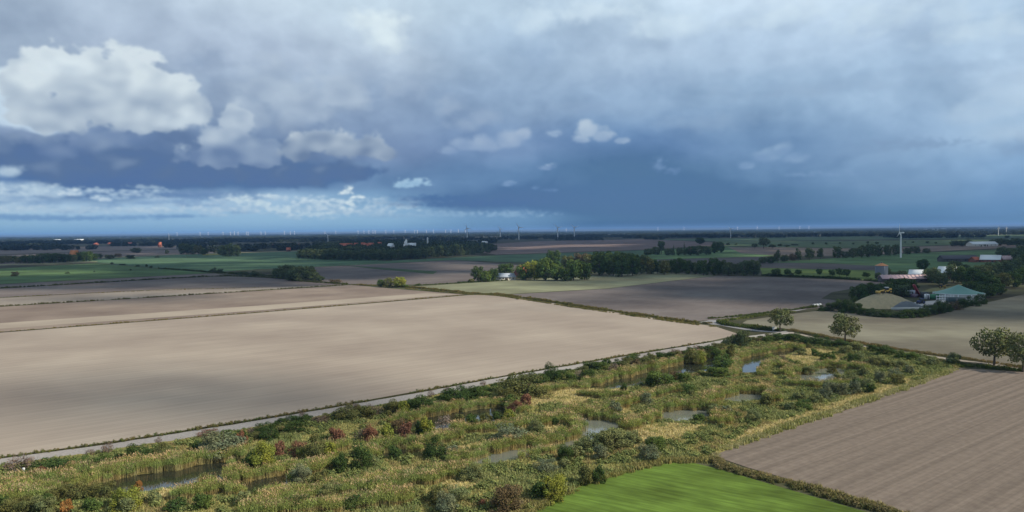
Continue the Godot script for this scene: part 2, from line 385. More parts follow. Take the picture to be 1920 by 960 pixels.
func setting():
	wet = pts([-112.2, -118.6, -100.3, -126.3, -89.4, -136, -78.2, -142.8, -66.2, -151.1, -53.1, -161.3, -38.2, -173.9, -21, -189.4, -0.3, -208.5, 21.2, -226.7, 49, -250.3, 66, -264, 81.9, -275.5, 100.3, -290.9, 114, -263.1, 123, -245.4, 129.3, -228.2, 126.1, -222.2, 80.3, -179.7, 49.5, -152.4, 35.5, -138.6, 30.8, -134.6, 24.2, -133.6, 11.4, -123.2, 1.7, -110.3, -4.5, -101.2, -31.8, -81.8, -95.1, -83.2])
	track_line = pts([-116.9, -116.9, -102.8, -129.4, -90.7, -138, -79.3, -144.8, -67.3, -153.5, -53.9, -164, -38.9, -176.8, -21.3, -192.5, -0.3, -212.3, 21.7, -231.6, 50, -255.8, 67.7, -270.7, 84.7, -284.9, 97.5, -294.1, 105.4, -299.7])
	# ponds: outlines of the water
	for a in [
		[-73, -118.1, -69.8, -124, -64.6, -129, -58.5, -133.1, -51.1, -137.9, -48.1, -136.8, -48.5, -131.9, -45.5, -125.3, -40.7, -128.5, -37.3, -130.3, -36, -124.2, -43, -120.1, -47.4, -123.5, -49.9, -125.2, -55.6, -122.5, -62.9, -120.5, -67.4, -118.2],
		[-24.2, -163.2, -18.7, -168.1, -11.1, -174.8, -2.8, -177.6, 0.2, -170.7, -4.2, -159.7, -12.2, -157.4, -21.9, -158.3],
		[-26.2, -140.2, -20.1, -144.9, -16.5, -143.7, -21, -138.7],
		[17.3, -197, 28.3, -210.7, 42.4, -224.5, 56.8, -240.5, 67.1, -247, 60, -224.4, 49.9, -217.4, 42.9, -212.2, 32.7, -202.4, 25, -196.6],
		[61.9, -216.7, 70.1, -239.6, 79.2, -249.4, 92.6, -257.5, 87.8, -247.8, 79.4, -242, 73, -230.8, 68.8, -217.9, 64.9, -215.7],
		[74.3, -210.4, 87.8, -223.6, 93, -221.5, 86.8, -207.4, 78.2, -202.8, 73.2, -202.3],
		[47.2, -182.5, 53.7, -189.3, 59.8, -189, 58.9, -183.6, 51.1, -180],
		[30.6, -167.4, 35, -173.2, 41.1, -174, 44.4, -170.7, 40.5, -166, 35.2, -163.4, 31.2, -162.7],
		[11.4, -168.2, 15, -167.1, 22.3, -162.1, 23.2, -158.5, 18.9, -155.7, 15.2, -150.6, 13.5, -146.5, 9.4, -143.1, 1.5, -137.6, -5.8, -133.4, -9.5, -131.4, -7.8, -136.6, -1.3, -142.1, 5.5, -144.6, 11.6, -148.8, 13.3, -154.7, 13.1, -161.2]]:
		var pl := resample(pts(a + a.slice(0, 2)), 1.5)
		pl.remove_at(pl.size() - 1)
		for i in pl.size(): pl[i] += Vector2(fine.get_noise_2d(pl[i].x * 0.35, pl[i].y * 0.35), fine.get_noise_2d(pl[i].x * 0.35 + 90.0, pl[i].y * 0.35)) * 1.6
		var box := Rect2(pl[0], Vector2.ZERO)
		for p in pl: box = box.expand(p)
		ponds.append(pl); pond_boxes.append(box)
	# the ground: far sheet in four pieces round the marsh, the gap filled strip by strip up to its outline
	var lo := Vector2(-176, -312)
	var hi := Vector2(172, -70)
	var R := 16000.0
	var gst := SurfaceTool.new()
	gst.begin(Mesh.PRIMITIVE_TRIANGLES)
	var pieces := []
	for q in [[-R, -R, R, lo.y], [-R, lo.y, lo.x, hi.y], [hi.x, lo.y, R, hi.y], [-R, hi.y, R, 4000.0]]:
		pieces.append(PackedVector2Array([Vector2(q[0], q[1]), Vector2(q[2], q[1]), Vector2(q[2], q[3]), Vector2(q[0], q[3])]))
	var x := lo.x
	while x < hi.x - 0.1:
		var strip := PackedVector2Array([Vector2(x, lo.y), Vector2(x + 12, lo.y), Vector2(x + 12, hi.y), Vector2(x, hi.y)])
		pieces.append_array(Geometry2D.clip_polygons(strip, wet))
		x += 12.0
	for p in pieces:
		var idx := Geometry2D.triangulate_polygon(p)
		for i in range(0, idx.size(), 3):
			var t := [p[idx[i]], p[idx[i + 1]], p[idx[i + 2]]]
			if (t[1] - t[0]).cross(t[2] - t[0]) < 0.0: t.reverse()
			for v in t:
				gst.set_normal(Vector3.UP); gst.set_uv(v); gst.set_uv2(v); gst.add_vertex(Vector3(v.x, 0, v.y))
	structure("ground", gst.commit(), ground_mat("ground", Color(0.15, 0.16, 0.085), 0.2, 0.45, 900.0, 300.0), "flat farmland stretching to the horizon")
	marsh_ground()
	# water
	var wm := StandardMaterial3D.new()
	wm.resource_name = "pond_water"
	wm.albedo_color = lin(0.022, 0.025, 0.017); wm.roughness = 0.03; wm.metallic_specular = 0.7
	wm.normal_enabled = true
	var wn := FastNoiseLite.new()
	wn.seed = 4; wn.frequency = 0.03; wn.fractal_octaves = 3
	var wt := NoiseTexture2D.new()
	wt.width = 512; wt.height = 512; wt.seamless = true; wt.as_normal_map = true; wt.bump_strength = 1.4; wt.noise = wn
	wm.normal_texture = wt; wm.normal_scale = 0.1
	wm.uv1_triplanar = true; wm.uv1_world_triplanar = true; wm.uv1_scale = Vector3(0.12, 0.12, 0.12)
	var silty_sky: StandardMaterial3D = wm.duplicate()
	silty_sky.resource_name = "silty_sky_water"
	silty_sky.albedo_color = lin(0.145, 0.155, 0.13)  # murky silt, plus reflected sky brightness put into the base colour
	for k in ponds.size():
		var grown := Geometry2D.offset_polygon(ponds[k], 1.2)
		structure("water", sheet(grown[0], -0.32), wm if k < 5 else silty_sky, "still murky water of a reed-fringed marsh pond")
	fields()
	# gravel track and lanes
	var tm := ground_mat("gravel", Color(0.47, 0.445, 0.415), 0.22, 0.16, 9.0, 4.0)
	structure("track", ribbon(track_line, 5.2, 0.055, 0.35), tm, "pale gravel track between ploughed field and marsh")
	var grass := ground_mat("verge", Color(0.15, 0.15, 0.05), 0.5, 0.4, 16.0, 3.0)
	structure("verge", ribbon(pts([-119.3, -119.3, -104.6, -131.7, -92, -140, -80.5, -147, -68.3, -156, -54.9, -166.8, -39.5, -179.8, -21.6, -195.7, -0.3, -215.8, 22, -235.3, 50.9, -260.3, 68.8, -275.2]), 3.2, 0.045, 0.5), grass, "strip of short weeds between field and track")
	var paved := ground_mat("lane_paving", Color(0.33, 0.33, 0.335), 0.12, 0.12, 20.0, 4.0)
	structure("lane", ribbon(pts([105.1, -301.3, 98, -301.9, 92.1, -309.7, 86.5, -324.1, 85.6, -331.7, 89.6, -340.2, 98.7, -347.6, 114.8, -361.4, 131.5, -374, 147.8, -390.3]), 3.6, 0.062, 0.15), paved, "narrow grey farm lane bending past the field corner")
	structure("lane_apron", sheet(pts([79.7, -335.1, 85.4, -341.6, 93.4, -343.9, 87, -333.5, 85.9, -324.2, 82.7, -326.3]), 0.05), paved, "grey widening where the lane meets the field edge")
	structure("path", ribbon(pts([105.4, -299.7, 109.1, -283, 115, -265.5, 123.4, -249.7, 130.7, -235.3, 136.8, -226.8, 142.1, -216.1]), 2.6, 0.05, 0.4), ground_mat("sandy_path", Color(0.47, 0.43, 0.36), 0.2, 0.2, 9.0, 4.0), "pale sandy path along the end of the marsh")

func marsh_ground():
	var step := 1.0
	var box := Rect2(wet[0], Vector2.ZERO)
	for p in wet: box = box.expand(p)
	var nx := int(box.size.x / step) + 2
	var nz := int(box.size.y / step) + 2
	var inside := PackedByteArray()
	inside.resize(nx * nz)
	var st := SurfaceTool.new()
	st.begin(Mesh.PRIMITIVE_TRIANGLES)
	for j in nz:
		for i in nx:
			var p := box.position + Vector2(i, j) * step
			var ok := Geometry2D.is_point_in_polygon(p, wet)
			inside[j * nx + i] = 1 if ok else 0
			var y := 0.045
			var c := Color(0.18, 0.165, 0.06)
			if ok:
				var d := signed_pond(p)
				y = 0.12 + 0.12 * fine.get_noise_2d(p.x * 0.11, p.y * 0.11)
				if d > -1.6: y = lerpf(y, -1.0, smoothstep(-1.6, 1.4, d))
				var n := fine.get_noise_2d(p.x * 0.045, p.y * 0.045)
				var m := fine.get_noise_2d(p.x * 0.5, p.y * 0.5)
				c = Color(0.15, 0.15, 0.05).lerp(Color(0.27, 0.205, 0.085), clampf(0.5 + n + m * 0.4, 0.0, 1.0))
				if d > -0.6: c = c.lerp(Color(0.06, 0.05, 0.035), smoothstep(-0.6, 0.3, d))
			st.set_color(c)
			st.add_vertex(Vector3(p.x, y, p.y))
	for j in nz - 1:
		for i in nx - 1:
			var a := j * nx + i
			if inside[a] + inside[a + 1] + inside[a + nx] + inside[a + nx + 1] == 0: continue
			for v in [a, a + 1, a + nx, a + 1, a + nx + 1, a + nx]: st.add_index(v)
	st.generate_normals()
	var m := StandardMaterial3D.new()
	m.resource_name = "marsh_soil"
	m.vertex_color_use_as_albedo = true; m.roughness = 0.95; m.metallic_specular = 0.1
	structure("marsh_ground", st.commit(), m, "rough grassy ground of the marsh strip")

var n_fields := 0

func field(called: String, outline: Array, key: String, c: Color, dir: Array, label: String, y := 0.03, streak := 0.16, patch := 0.2, along := 120.0, across := 24.0, spots := 330.0):
	var d := pts(dir)
	n_fields += 1
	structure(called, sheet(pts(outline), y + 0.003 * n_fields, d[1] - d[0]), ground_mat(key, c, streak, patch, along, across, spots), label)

func fields():
	var row := [-215.5, -330.7, -27, -493.9]
	var soil := Color(0.415, 0.357, 0.293)
	# near and middle fields
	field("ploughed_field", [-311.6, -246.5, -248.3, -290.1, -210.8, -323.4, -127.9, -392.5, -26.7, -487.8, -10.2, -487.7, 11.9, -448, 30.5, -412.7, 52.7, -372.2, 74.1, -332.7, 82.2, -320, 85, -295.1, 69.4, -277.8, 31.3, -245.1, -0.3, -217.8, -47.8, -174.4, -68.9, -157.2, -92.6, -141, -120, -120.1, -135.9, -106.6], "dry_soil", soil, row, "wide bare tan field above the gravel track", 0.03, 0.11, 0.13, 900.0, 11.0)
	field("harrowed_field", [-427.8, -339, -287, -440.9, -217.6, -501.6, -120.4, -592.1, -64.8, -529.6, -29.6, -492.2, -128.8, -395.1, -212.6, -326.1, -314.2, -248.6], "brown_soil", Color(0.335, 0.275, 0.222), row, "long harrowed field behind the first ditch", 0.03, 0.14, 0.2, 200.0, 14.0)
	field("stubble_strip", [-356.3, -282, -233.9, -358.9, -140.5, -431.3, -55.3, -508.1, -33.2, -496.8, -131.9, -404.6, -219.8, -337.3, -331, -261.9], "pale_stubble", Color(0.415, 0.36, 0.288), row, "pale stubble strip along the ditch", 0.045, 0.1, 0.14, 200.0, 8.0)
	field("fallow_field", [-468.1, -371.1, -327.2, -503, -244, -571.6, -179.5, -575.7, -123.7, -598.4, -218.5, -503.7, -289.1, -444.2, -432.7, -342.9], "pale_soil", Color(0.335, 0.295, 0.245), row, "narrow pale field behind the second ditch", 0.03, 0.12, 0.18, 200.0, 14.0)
	field("dark_field", [-555.2, -440.5, -384.4, -591.2, -300.5, -704.7, -260.5, -726, -205.1, -688.4, -174.5, -644, -126.5, -601.7, -179.8, -576.8, -245.2, -574.4, -330, -507.3, -474, -375.8], "cloud_dimmed_soil", Color(0.235, 0.205, 0.185), row, "ploughed field beyond the pale ones, toned darker for cloud shade", 0.03, 0.12, 0.2, 300.0, 20.0)  # soil tone set darker, holding part of the cloud shade in its colour
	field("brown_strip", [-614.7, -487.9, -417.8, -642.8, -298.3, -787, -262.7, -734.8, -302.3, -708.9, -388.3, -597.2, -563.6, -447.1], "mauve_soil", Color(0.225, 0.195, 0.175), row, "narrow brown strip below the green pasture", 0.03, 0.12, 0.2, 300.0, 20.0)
	field("pasture", [-940.7, -747.4, -619.7, -954.3, -579.4, -1098.5, -415.7, -917.1, -302.3, -794.7, -422.4, -649.8, -625, -496.1], "pasture_green", Color(0.13, 0.22, 0.085), row, "green pasture with scattered bushes", 0.03, 0.14, 0.25, 300.0, 60.0)
	field("green_crop_field", [-689.4, -1214, -631.1, -1482.2, -452.9, -1675.6, -173.1, -1066.4, -25.4, -1254.6, 44.7, -1320.9, 246.5, -1458.4, 193.5, -1135.7, 25.8, -955.9, -80.3, -1079, -212.8, -925.2, -280.6, -863.8, -306.4, -808.6, -422.2, -931.5, -580.5, -1107.7], "beet_green", Color(0.115, 0.205, 0.11), [-605, -931.8, -63.3, -1563.3], "wide blue-green crop field in front of the wood", 0.03, 0.12, 0.2, 400.0, 60.0)
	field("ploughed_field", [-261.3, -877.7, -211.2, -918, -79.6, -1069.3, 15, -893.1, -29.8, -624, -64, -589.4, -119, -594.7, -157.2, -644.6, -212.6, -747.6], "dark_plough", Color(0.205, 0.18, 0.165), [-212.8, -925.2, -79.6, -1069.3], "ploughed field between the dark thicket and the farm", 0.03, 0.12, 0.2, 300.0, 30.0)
	field("green_strip", [-206.1, -951.9, -73.8, -778, -73.3, -730.7, -149.2, -847.8], "strip_green", Color(0.088, 0.138, 0.062), row, "thin green strip crossing the ploughed field", 0.045)
	field("stubble_field", [-71.7, -570.9, -4.4, -623.2, 131.9, -723.1, 176.1, -667.9, 64.5, -530.8, -6.9, -491.4, -27.7, -506.7], "green_stubble", Color(0.29, 0.305, 0.19), [-4.4, -626.5, 131.1, -718.7], "light green stubble field below the copse", 0.03, 0.1, 0.22, 300.0, 20.0)
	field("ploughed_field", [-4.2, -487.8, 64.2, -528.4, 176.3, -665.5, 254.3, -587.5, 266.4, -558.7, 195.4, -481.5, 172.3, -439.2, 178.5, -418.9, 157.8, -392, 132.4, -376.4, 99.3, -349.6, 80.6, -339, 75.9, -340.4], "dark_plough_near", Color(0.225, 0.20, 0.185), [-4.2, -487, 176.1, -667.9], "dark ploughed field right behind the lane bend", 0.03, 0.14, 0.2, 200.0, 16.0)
	field("sown_field", [96.3, -329.8, 100.9, -339.1, 127.1, -361.4, 154.9, -381.7, 164.1, -356.6, 181.6, -344, 232.6, -395, 294.2, -452.9, 609.6, -726.8, 401.4, -411.8, 163.4, -179.7, 141.7, -217.8, 133.9, -241.1, 116.7, -273.6, 107.2, -310.9], "sown_soil", Color(0.285, 0.275, 0.205), [98, -329.6, 210.7, -331.1], "thinly sprouting field in front of the farmyard", 0.03, 0.14, 0.3, 200.0, 12.0)
	field("ploughed_field", [34.6, -138, 49.3, -151.8, 79.9, -178.6, 124.8, -220.1, 138.6, -213, 180.6, -184.8, 88.9, -79.3, 64.1, -91.4, 54.7, -108.8, 38.8, -130.4], "clod_soil", Color(0.238, 0.198, 0.162), [46.1, -142, 139.9, -219.6], "cloddy brown field beside the marsh", 0.035, 0.17, 0.11, 2600.0, 17.0, 51.0)
	field("meadow", [1.5, -110.1, 11.4, -122.9, 24, -133.1, 29.8, -133.9, 34, -129.4, 49, -109.4, 58.6, -91.5, 45.8, -80.2, -23, -71.5], "meadow_green", Color(0.185, 0.30, 0.055), [11.6, -124.8, 32.7, -109.9], "bright mown green meadow next to the marsh", 0.04, 0.26, 0.26, 170.0, 14.0, 70.0)
	# right middle distance
	field("pasture", [245.3, -780.2, 329.4, -716.4, 272.4, -575.3, 211.4, -665.4], "lime_green", Color(0.19, 0.275, 0.075), [246.1, -774.5, 329.4, -716.4], "light green pasture behind the row of small trees", 0.03)
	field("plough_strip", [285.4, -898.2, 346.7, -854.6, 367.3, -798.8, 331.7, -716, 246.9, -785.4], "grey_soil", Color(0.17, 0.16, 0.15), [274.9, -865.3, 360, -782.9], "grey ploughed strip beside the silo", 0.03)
	field("pasture", [293.2, -903.6, 572.9, -1145.1, 863.8, -1330.9, 1077.3, -1397.8, 454.4, -589.2, 275.1, -581, 367.3, -792.9, 349.2, -860.8], "farm_pasture", Color(0.15, 0.255, 0.11), [302.5, -932.1, 578.5, -1156.3], "green pasture round the side-on wind turbine", 0.028, 0.1, 0.25, 300.0, 60.0)
	field("pasture", [245.3, -1439.9, 462.1, -1708.5, 536.8, -1323.3, 345.8, -1088.3, 175.4, -1017.8, 25.8, -955.9, 188.4, -1114.8], "farm_pasture", Color(0.15, 0.255, 0.11), [195.8, -1158.4, 380.9, -1198.6], "green meadow behind the copse", 0.032, 0.1, 0.25, 300.0, 60.0)
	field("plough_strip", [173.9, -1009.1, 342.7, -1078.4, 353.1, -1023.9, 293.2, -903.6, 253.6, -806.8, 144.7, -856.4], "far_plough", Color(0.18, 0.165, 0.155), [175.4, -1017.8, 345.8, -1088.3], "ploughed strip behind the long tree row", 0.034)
	field("tan_field", [447.8, -1635.2, 622.5, -1438.6, 1098.4, -1692.7, 926.3, -1427.3, 590, -1179.3, 451.6, -1077.2, 382.5, -1087.9, 358.8, -1234.1], "far_tan", Color(0.30, 0.24, 0.19), [454, -1658.1, 1066.6, -1678.6], "tan field beyond the hedge with tall trees", 0.03, 0.1, 0.2, 500.0, 60.0)
	field("pasture", [609.9, -2373.7, 943.5, -2180.9, 1508, -2324.1, 1130.8, -1742.5, 638, -1474.5, 468.8, -1733.5], "far_pasture", Color(0.180, 0.258, 0.117), [622.4, -2422.2, 1488.7, -2343.2], "pale green far pasture dotted with small trees", 0.03, 0.1, 0.3, 600.0, 90.0)
	field("heath_field", [-47.3, -2351.4, 75.3, -2765.8, 511.1, -3022.1, 554.3, -2157.4, 511.4, -1867.4, 256, -1514.4, 45.7, -1351.1, -26.3, -1295.8, -84.9, -1572], "pink_soil", Color(0.25, 0.195, 0.175), [-31.3, -1550.6, 322, -1904.2], "wide pinkish brown field below the turbines", 0.03, 0.1, 0.2, 500.0, 60.0)
	field("pasture", [507, -2939.3, 1161.5, -3181.9, 2079.2, -3204.6, 1569.6, -2419, 860.9, -2358.1, 616.6, -2368.7], "far_green", Color(0.156, 0.235, 0.117), [507, -2939.3, 2059, -3241], "far green pasture at the foot of the woods", 0.03, 0.1, 0.3, 600.0, 90.0)
	field("brown_field", [-995.3, -1774.7, -841.7, -1977.5, -685.7, -1812.3, -579.4, -1531, -639.1, -1501, -703.9, -1239.5, -692.2, -1066.2, -795.6, -933.5, -1110.9, -1304.2], "left_brown", Color(0.24, 0.20, 0.175), [-833.1, -1485.2, -685.7, -1812.3], "brown field between hedgerows", 0.03, 0.1, 0.2, 500.0, 60.0)
	field("brown_field", [-1385.4, -1627, -1476.5, -2276.6, -1411.2, -2611.6, -1098.3, -2581.1, -870.7, -2045.9, -1026.1, -1829.6, -1162, -1364.3], "left_far_brown", Color(0.26, 0.22, 0.19), [-1146.2, -1766.9, -955.5, -2143.1], "brown field behind the hedgerow trees", 0.03, 0.1, 0.2, 500.0, 60.0)
	field("paddock", [242.9, -471.2, 266.8, -502.4, 306.4, -536.1, 269.5, -480], "paddock_grass", Color(0.24, 0.25, 0.12), [242.9, -471.2, 306.4, -536.1], "pale grass paddock behind the biogas tank", 0.03)
	field("rape_field", [-598, -1520.3, -538.9, -1570, -505.5, -1472.3, -559.7, -1427.8], "yellow_crop", Color(0.36, 0.34, 0.08), [-605.7, -1540.1, -546.2, -1591.1], "small yellow field in front of the dark wood", 0.04)
	field("stubble_strip", [-863.7, -1013.6, -711.4, -1095.9, -619.6, -1174.8, -597.2, -1139.7, -679.9, -1047.3, -808.3, -948.5], "left_stubble", Color(0.36, 0.35, 0.22), [-718, -1106.1, -619.6, -1174.8], "pale strip at the edge of the pasture", 0.045)
	field("stubble_strip", [-716.8, -1377.2, -650.6, -1528.1, -466, -1724.4, -450.3, -1666.2, -628, -1474.8, -684.9, -1315.9], "rim_stubble", Color(0.33, 0.31, 0.19), [-725.2, -1393.4, -466, -1724.4], "pale strip behind the blue-green field", 0.045)

# ---------------------------------------------------------------- clouds that shade the fields: above and beside the view, towards the sun
func cloud_shade():
	var puff := SphereMesh.new()
	puff.radius = 1.0; puff.height = 2.0; puff.radial_segments = 10; puff.rings = 6
	var m := flat_mat("cloud_white", Color(0.85, 0.86, 0.88), 1.0)
	var off := to_sun() * (2400.0 / to_sun().y)
	var shade := pts([-567, -504.2, -453, -530.7, -354.3, -544.8, -245.7, -549.3, -176, -564.7, -133.4, -614.9, -73.1, -673.4, -30.2, -740.6, 2.7, -838.7, 44.1, -818, 55.5, -658.7, 33.8, -502.9, 39.2, -416.2, 60.1, -371.4, 84.8, -348.9, 128.3, -364.7, 153, -353.2, 176.8, -326.5, 197.3, -303.4, 240.8, -265.1, 589.5, -565.7, 2288.7, -2527.2, 1.2, -4739, -4080.4, -4138])
	var gaps := [pts([-592.3, -1042.7, -474.9, -1063.9, -393, -1096.4, -419.2, -1215.7, -564.9, -1305.7, -688.6, -1257.6]), pts([-591.4, -722.2, -495.8, -763.2, -443.9, -790.3, -412.6, -824.1, -450.2, -899.3, -553.1, -908.5, -723.9, -884.3]), pts([-31.3, -1550.6, 300.4, -1850.9, 356.1, -2193.9, -39.5, -1961.8]), pts([342.2, -1331.9, 489.9, -1342, 507.2, -1389.3, 354.1, -1378.4])]
	var thin := [[[-79.8, -191.6], 34.0, 0.35], [[-114.7, -226], 24.0, 0.1], [[-122.8, -200.2], 14.0, 0.2], [[-234.9, -488], 45.0, 0.25], [[97, -275.8], 8.0, 0.3]]
	var places := []
	var tints := PackedColorArray()
	for band in [[330.0, 1500.0, 24.0, 2.4], [1500.0, 4600.0, 70.0, 2.6]]:
		var r: float = band[2]
		var z: float = -band[0]
		while z > -band[1]:
			var x: float = z * 0.95
			while x < -z * 0.95:
				var p := Vector2(x + rng.randf_range(-0.7, 0.7) * r, z + rng.randf_range(-0.7, 0.7) * r)
				var s := rng.randf_range(0.6, 1.15) * r
				x += r * 0.95
				if not Geometry2D.is_point_in_polygon(p, shade): continue
				var edge := 1e9
				for i in shade.size() - 6:
					edge = minf(edge, p.distance_to(Geometry2D.get_closest_point_to_segment(p, shade[i], shade[i + 1])))
				var hole := false
				for g in gaps:
					if Geometry2D.is_point_in_polygon(p, g): hole = true
				if hole or rng.randf() > smoothstep(-20.0, 75.0, edge): continue
				if fine.get_noise_2d(p.x * 0.004, p.y * 0.0018) > 0.42: continue
				s *= lerpf(0.45, 1.0, smoothstep(0.0, 80.0, edge))
				places.append(Transform3D(Basis.from_scale(Vector3(s, s * 0.45, s)), Vector3(p.x, rng.randf_range(-40, 40), p.y) + off))
				tints.append(Color.WHITE)
			z -= r * 0.95
	for t in thin:
		var c := pts(t[0])[0]
		for i in int(t[1] * t[1] * t[2] * 0.35):
			var a := rng.randf() * TAU
			var q := sqrt(rng.randf()) * rng.randf_range(0.5, 1.0)
			var p: Vector2 = c + Vector2(cos(a) * 1.7, sin(a)) * q * t[1]
			var s := rng.randf_range(2.0, 4.2)
			places.append(Transform3D(Basis.from_scale(Vector3(s, s * 0.5, s)), Vector3(p.x, rng.randf_range(-20, 20), p.y) + off))
			tints.append(Color.WHITE)

	stuff("cloud", puff, m, places, tints, "broken white cloud drifting above the fields and shading them", "cloud")

# ---------------------------------------------------------------- plant meshes
func blade(st: SurfaceTool, root: Vector3, tip: Vector3, w: float, c0: Color, c1: Color, split: float):
	var side := Vector3(tip.z - root.z, 0, root.x - tip.x)
	if side.length() < 0.05: side = Vector3(rng.randf_range(-1, 1), 0, rng.randf_range(-1, 1))
	side = side.rotated(Vector3.UP, rng.randf_range(-1.2, 1.2)).normalized() * w
	var mid := root.lerp(tip, split) + Vector3(0, (tip - root).length() * 0.06, 0)
	st.set_normal((mid - root).cross(side).normalized())
	st.set_color(c0); st.add_vertex(root - side); st.add_vertex(root + side); st.add_vertex(mid - side)
	st.add_vertex(root + side); st.add_vertex(mid + side); st.add_vertex(mid - side)
	st.set_color(c1); st.set_normal((tip - mid).cross(side).normalized()); st.add_vertex(mid - side); st.add_vertex(mid + side); st.add_vertex(tip)

func vary(c: Color, k: float) -> Color:
	var f := 1.0 + rng.randf_range(-k, k)
	return Color(c.r * f * (1.0 + rng.randf_range(-0.08, 0.08)), c.g * f, c.b * f * (1.0 + rng.randf_range(-0.15, 0.15)))

func reed_mesh(sd: int) -> ArrayMesh:
	# straw-coloured stems with green leaf tops and pale plumes; about 2.4 m tall, 1.3 m across
	rng.seed = sd
	var st := SurfaceTool.new()
	st.begin(Mesh.PRIMITIVE_TRIANGLES)
	for i in 80:
		var a := rng.randf() * TAU
		var r := sqrt(rng.randf()) * 0.8
		var root := Vector3(cos(a) * r, 0, sin(a) * r)
		var h := rng.randf_range(1.5, 2.0)
		var lean := Vector3(rng.randf_range(-0.3, 0.15) - 0.12, 0, rng.randf_range(-0.22, 0.22))
		blade(st, root, root + Vector3(0, h, 0) + lean, rng.randf_range(0.012, 0.02), vary(Color(0.60, 0.51, 0.32), 0.22), vary(Color(0.42, 0.49, 0.22), 0.22), 0.5)
		for k in 2:
			var from := root + Vector3(0, h * rng.randf_range(0.5, 0.85), 0) + lean * 0.6
			var d := Vector3(rng.randf_range(-1, 1), rng.randf_range(0.2, 0.9), rng.randf_range(-1, 1)).normalized() * rng.randf_range(0.3, 0.55)
			blade(st, from, from + d, rng.randf_range(0.018, 0.03), vary(Color(0.40, 0.48, 0.2), 0.25), vary(Color(0.43, 0.5, 0.22), 0.25), 0.5)
		if rng.randf() < 0.12:
			var top := root + Vector3(0, h, 0) + lean
			blade(st, top, top + Vector3(-0.16, 0.22, rng.randf_range(-0.1, 0.1)), 0.04, vary(Color(0.55, 0.42, 0.32), 0.2), vary(Color(0.55, 0.42, 0.32), 0.2), 0.6)
	return st.commit()

func grass_mesh(sd: int, h0: float, h1: float, count: int, width: float) -> ArrayMesh:
	rng.seed = sd
	var st := SurfaceTool.new()
	st.begin(Mesh.PRIMITIVE_TRIANGLES)
	for i in count:
		var a := rng.randf() * TAU
		var r := sqrt(rng.randf()) * 0.62
		var root := Vector3(cos(a) * r, -0.03, sin(a) * r)
		var h := rng.randf_range(h0, h1)
		var lean := Vector3(rng.randf_range(-0.5, 0.5), 0, rng.randf_range(-0.5, 0.5)) * h
		var c := vary(Color(0.72, 0.72, 0.72), 0.35)
		blade(st, root, root + Vector3(0, h, 0) + lean, rng.randf_range(0.6, 1.4) * width, c, vary(c, 0.15), 0.55)
	return st.commit()

func leaf(st: SurfaceTool, p: Vector3, n: Vector3, size: float, c: Color):
	var q := n.cross(Vector3(rng.randf_range(-1, 1), rng.randf_range(-1, 1), rng.randf_range(-1, 1))).normalized()
	var s := n.cross(q).normalized()
	var a := p + q * size
	var b := p + s * size * 0.62
	var d := p - q * size
	var e := p - s * size * 0.62
	st.set_color(c)
	for v in [a, d, b, d, a, e]:
		st.set_normal(n); st.add_vertex(v)

func foliage(sd: int, lobes: Array, count: int, size: float, hollow := 0.45) -> ArrayMesh:
	# leaf-sized faces through the volume of overlapping lobes: [centre, radii]; tone differs from leaf to leaf and a little from lobe to lobe
	rng.seed = sd
	var st := SurfaceTool.new()
	st.begin(Mesh.PRIMITIVE_TRIANGLES)
	var total := 0.0
	for l in lobes: total += l[1].x * l[1].y + l[1].x * l[1].z
	for l in lobes:
		var r: Vector3 = l[1]
		var tone := rng.randf_range(0.82, 1.1)
		var warm := rng.randf_range(-0.1, 0.1)
		for i in int(count * (r.x * r.y + r.x * r.z) / total):
			var d := Vector3(rng.randfn(), rng.randfn(), rng.randfn()).normalized()
			var k := lerpf(hollow, 1.0, pow(rng.randf(), 0.45)) * (1.0 + 0.34 * fine.get_noise_3dv(d * 2.3 + Vector3(sd, 0, 0)))
			var p: Vector3 = l[0] + d * k * r
			if p.y < 0.0: continue
			var n := (d * 0.8 + Vector3(rng.randf_range(-1, 1), rng.randf_range(-0.6, 1), rng.randf_range(-1, 1)) * 0.75).normalized()
			var t := 0.72 * tone * rng.randf_range(0.7, 1.3)
			leaf(st, p, n, size * rng.randf_range(0.65, 1.35), Color(minf(1, t * (1.0 + warm)), minf(1, t), minf(1, t * (1.0 - warm))))
	return st.commit()

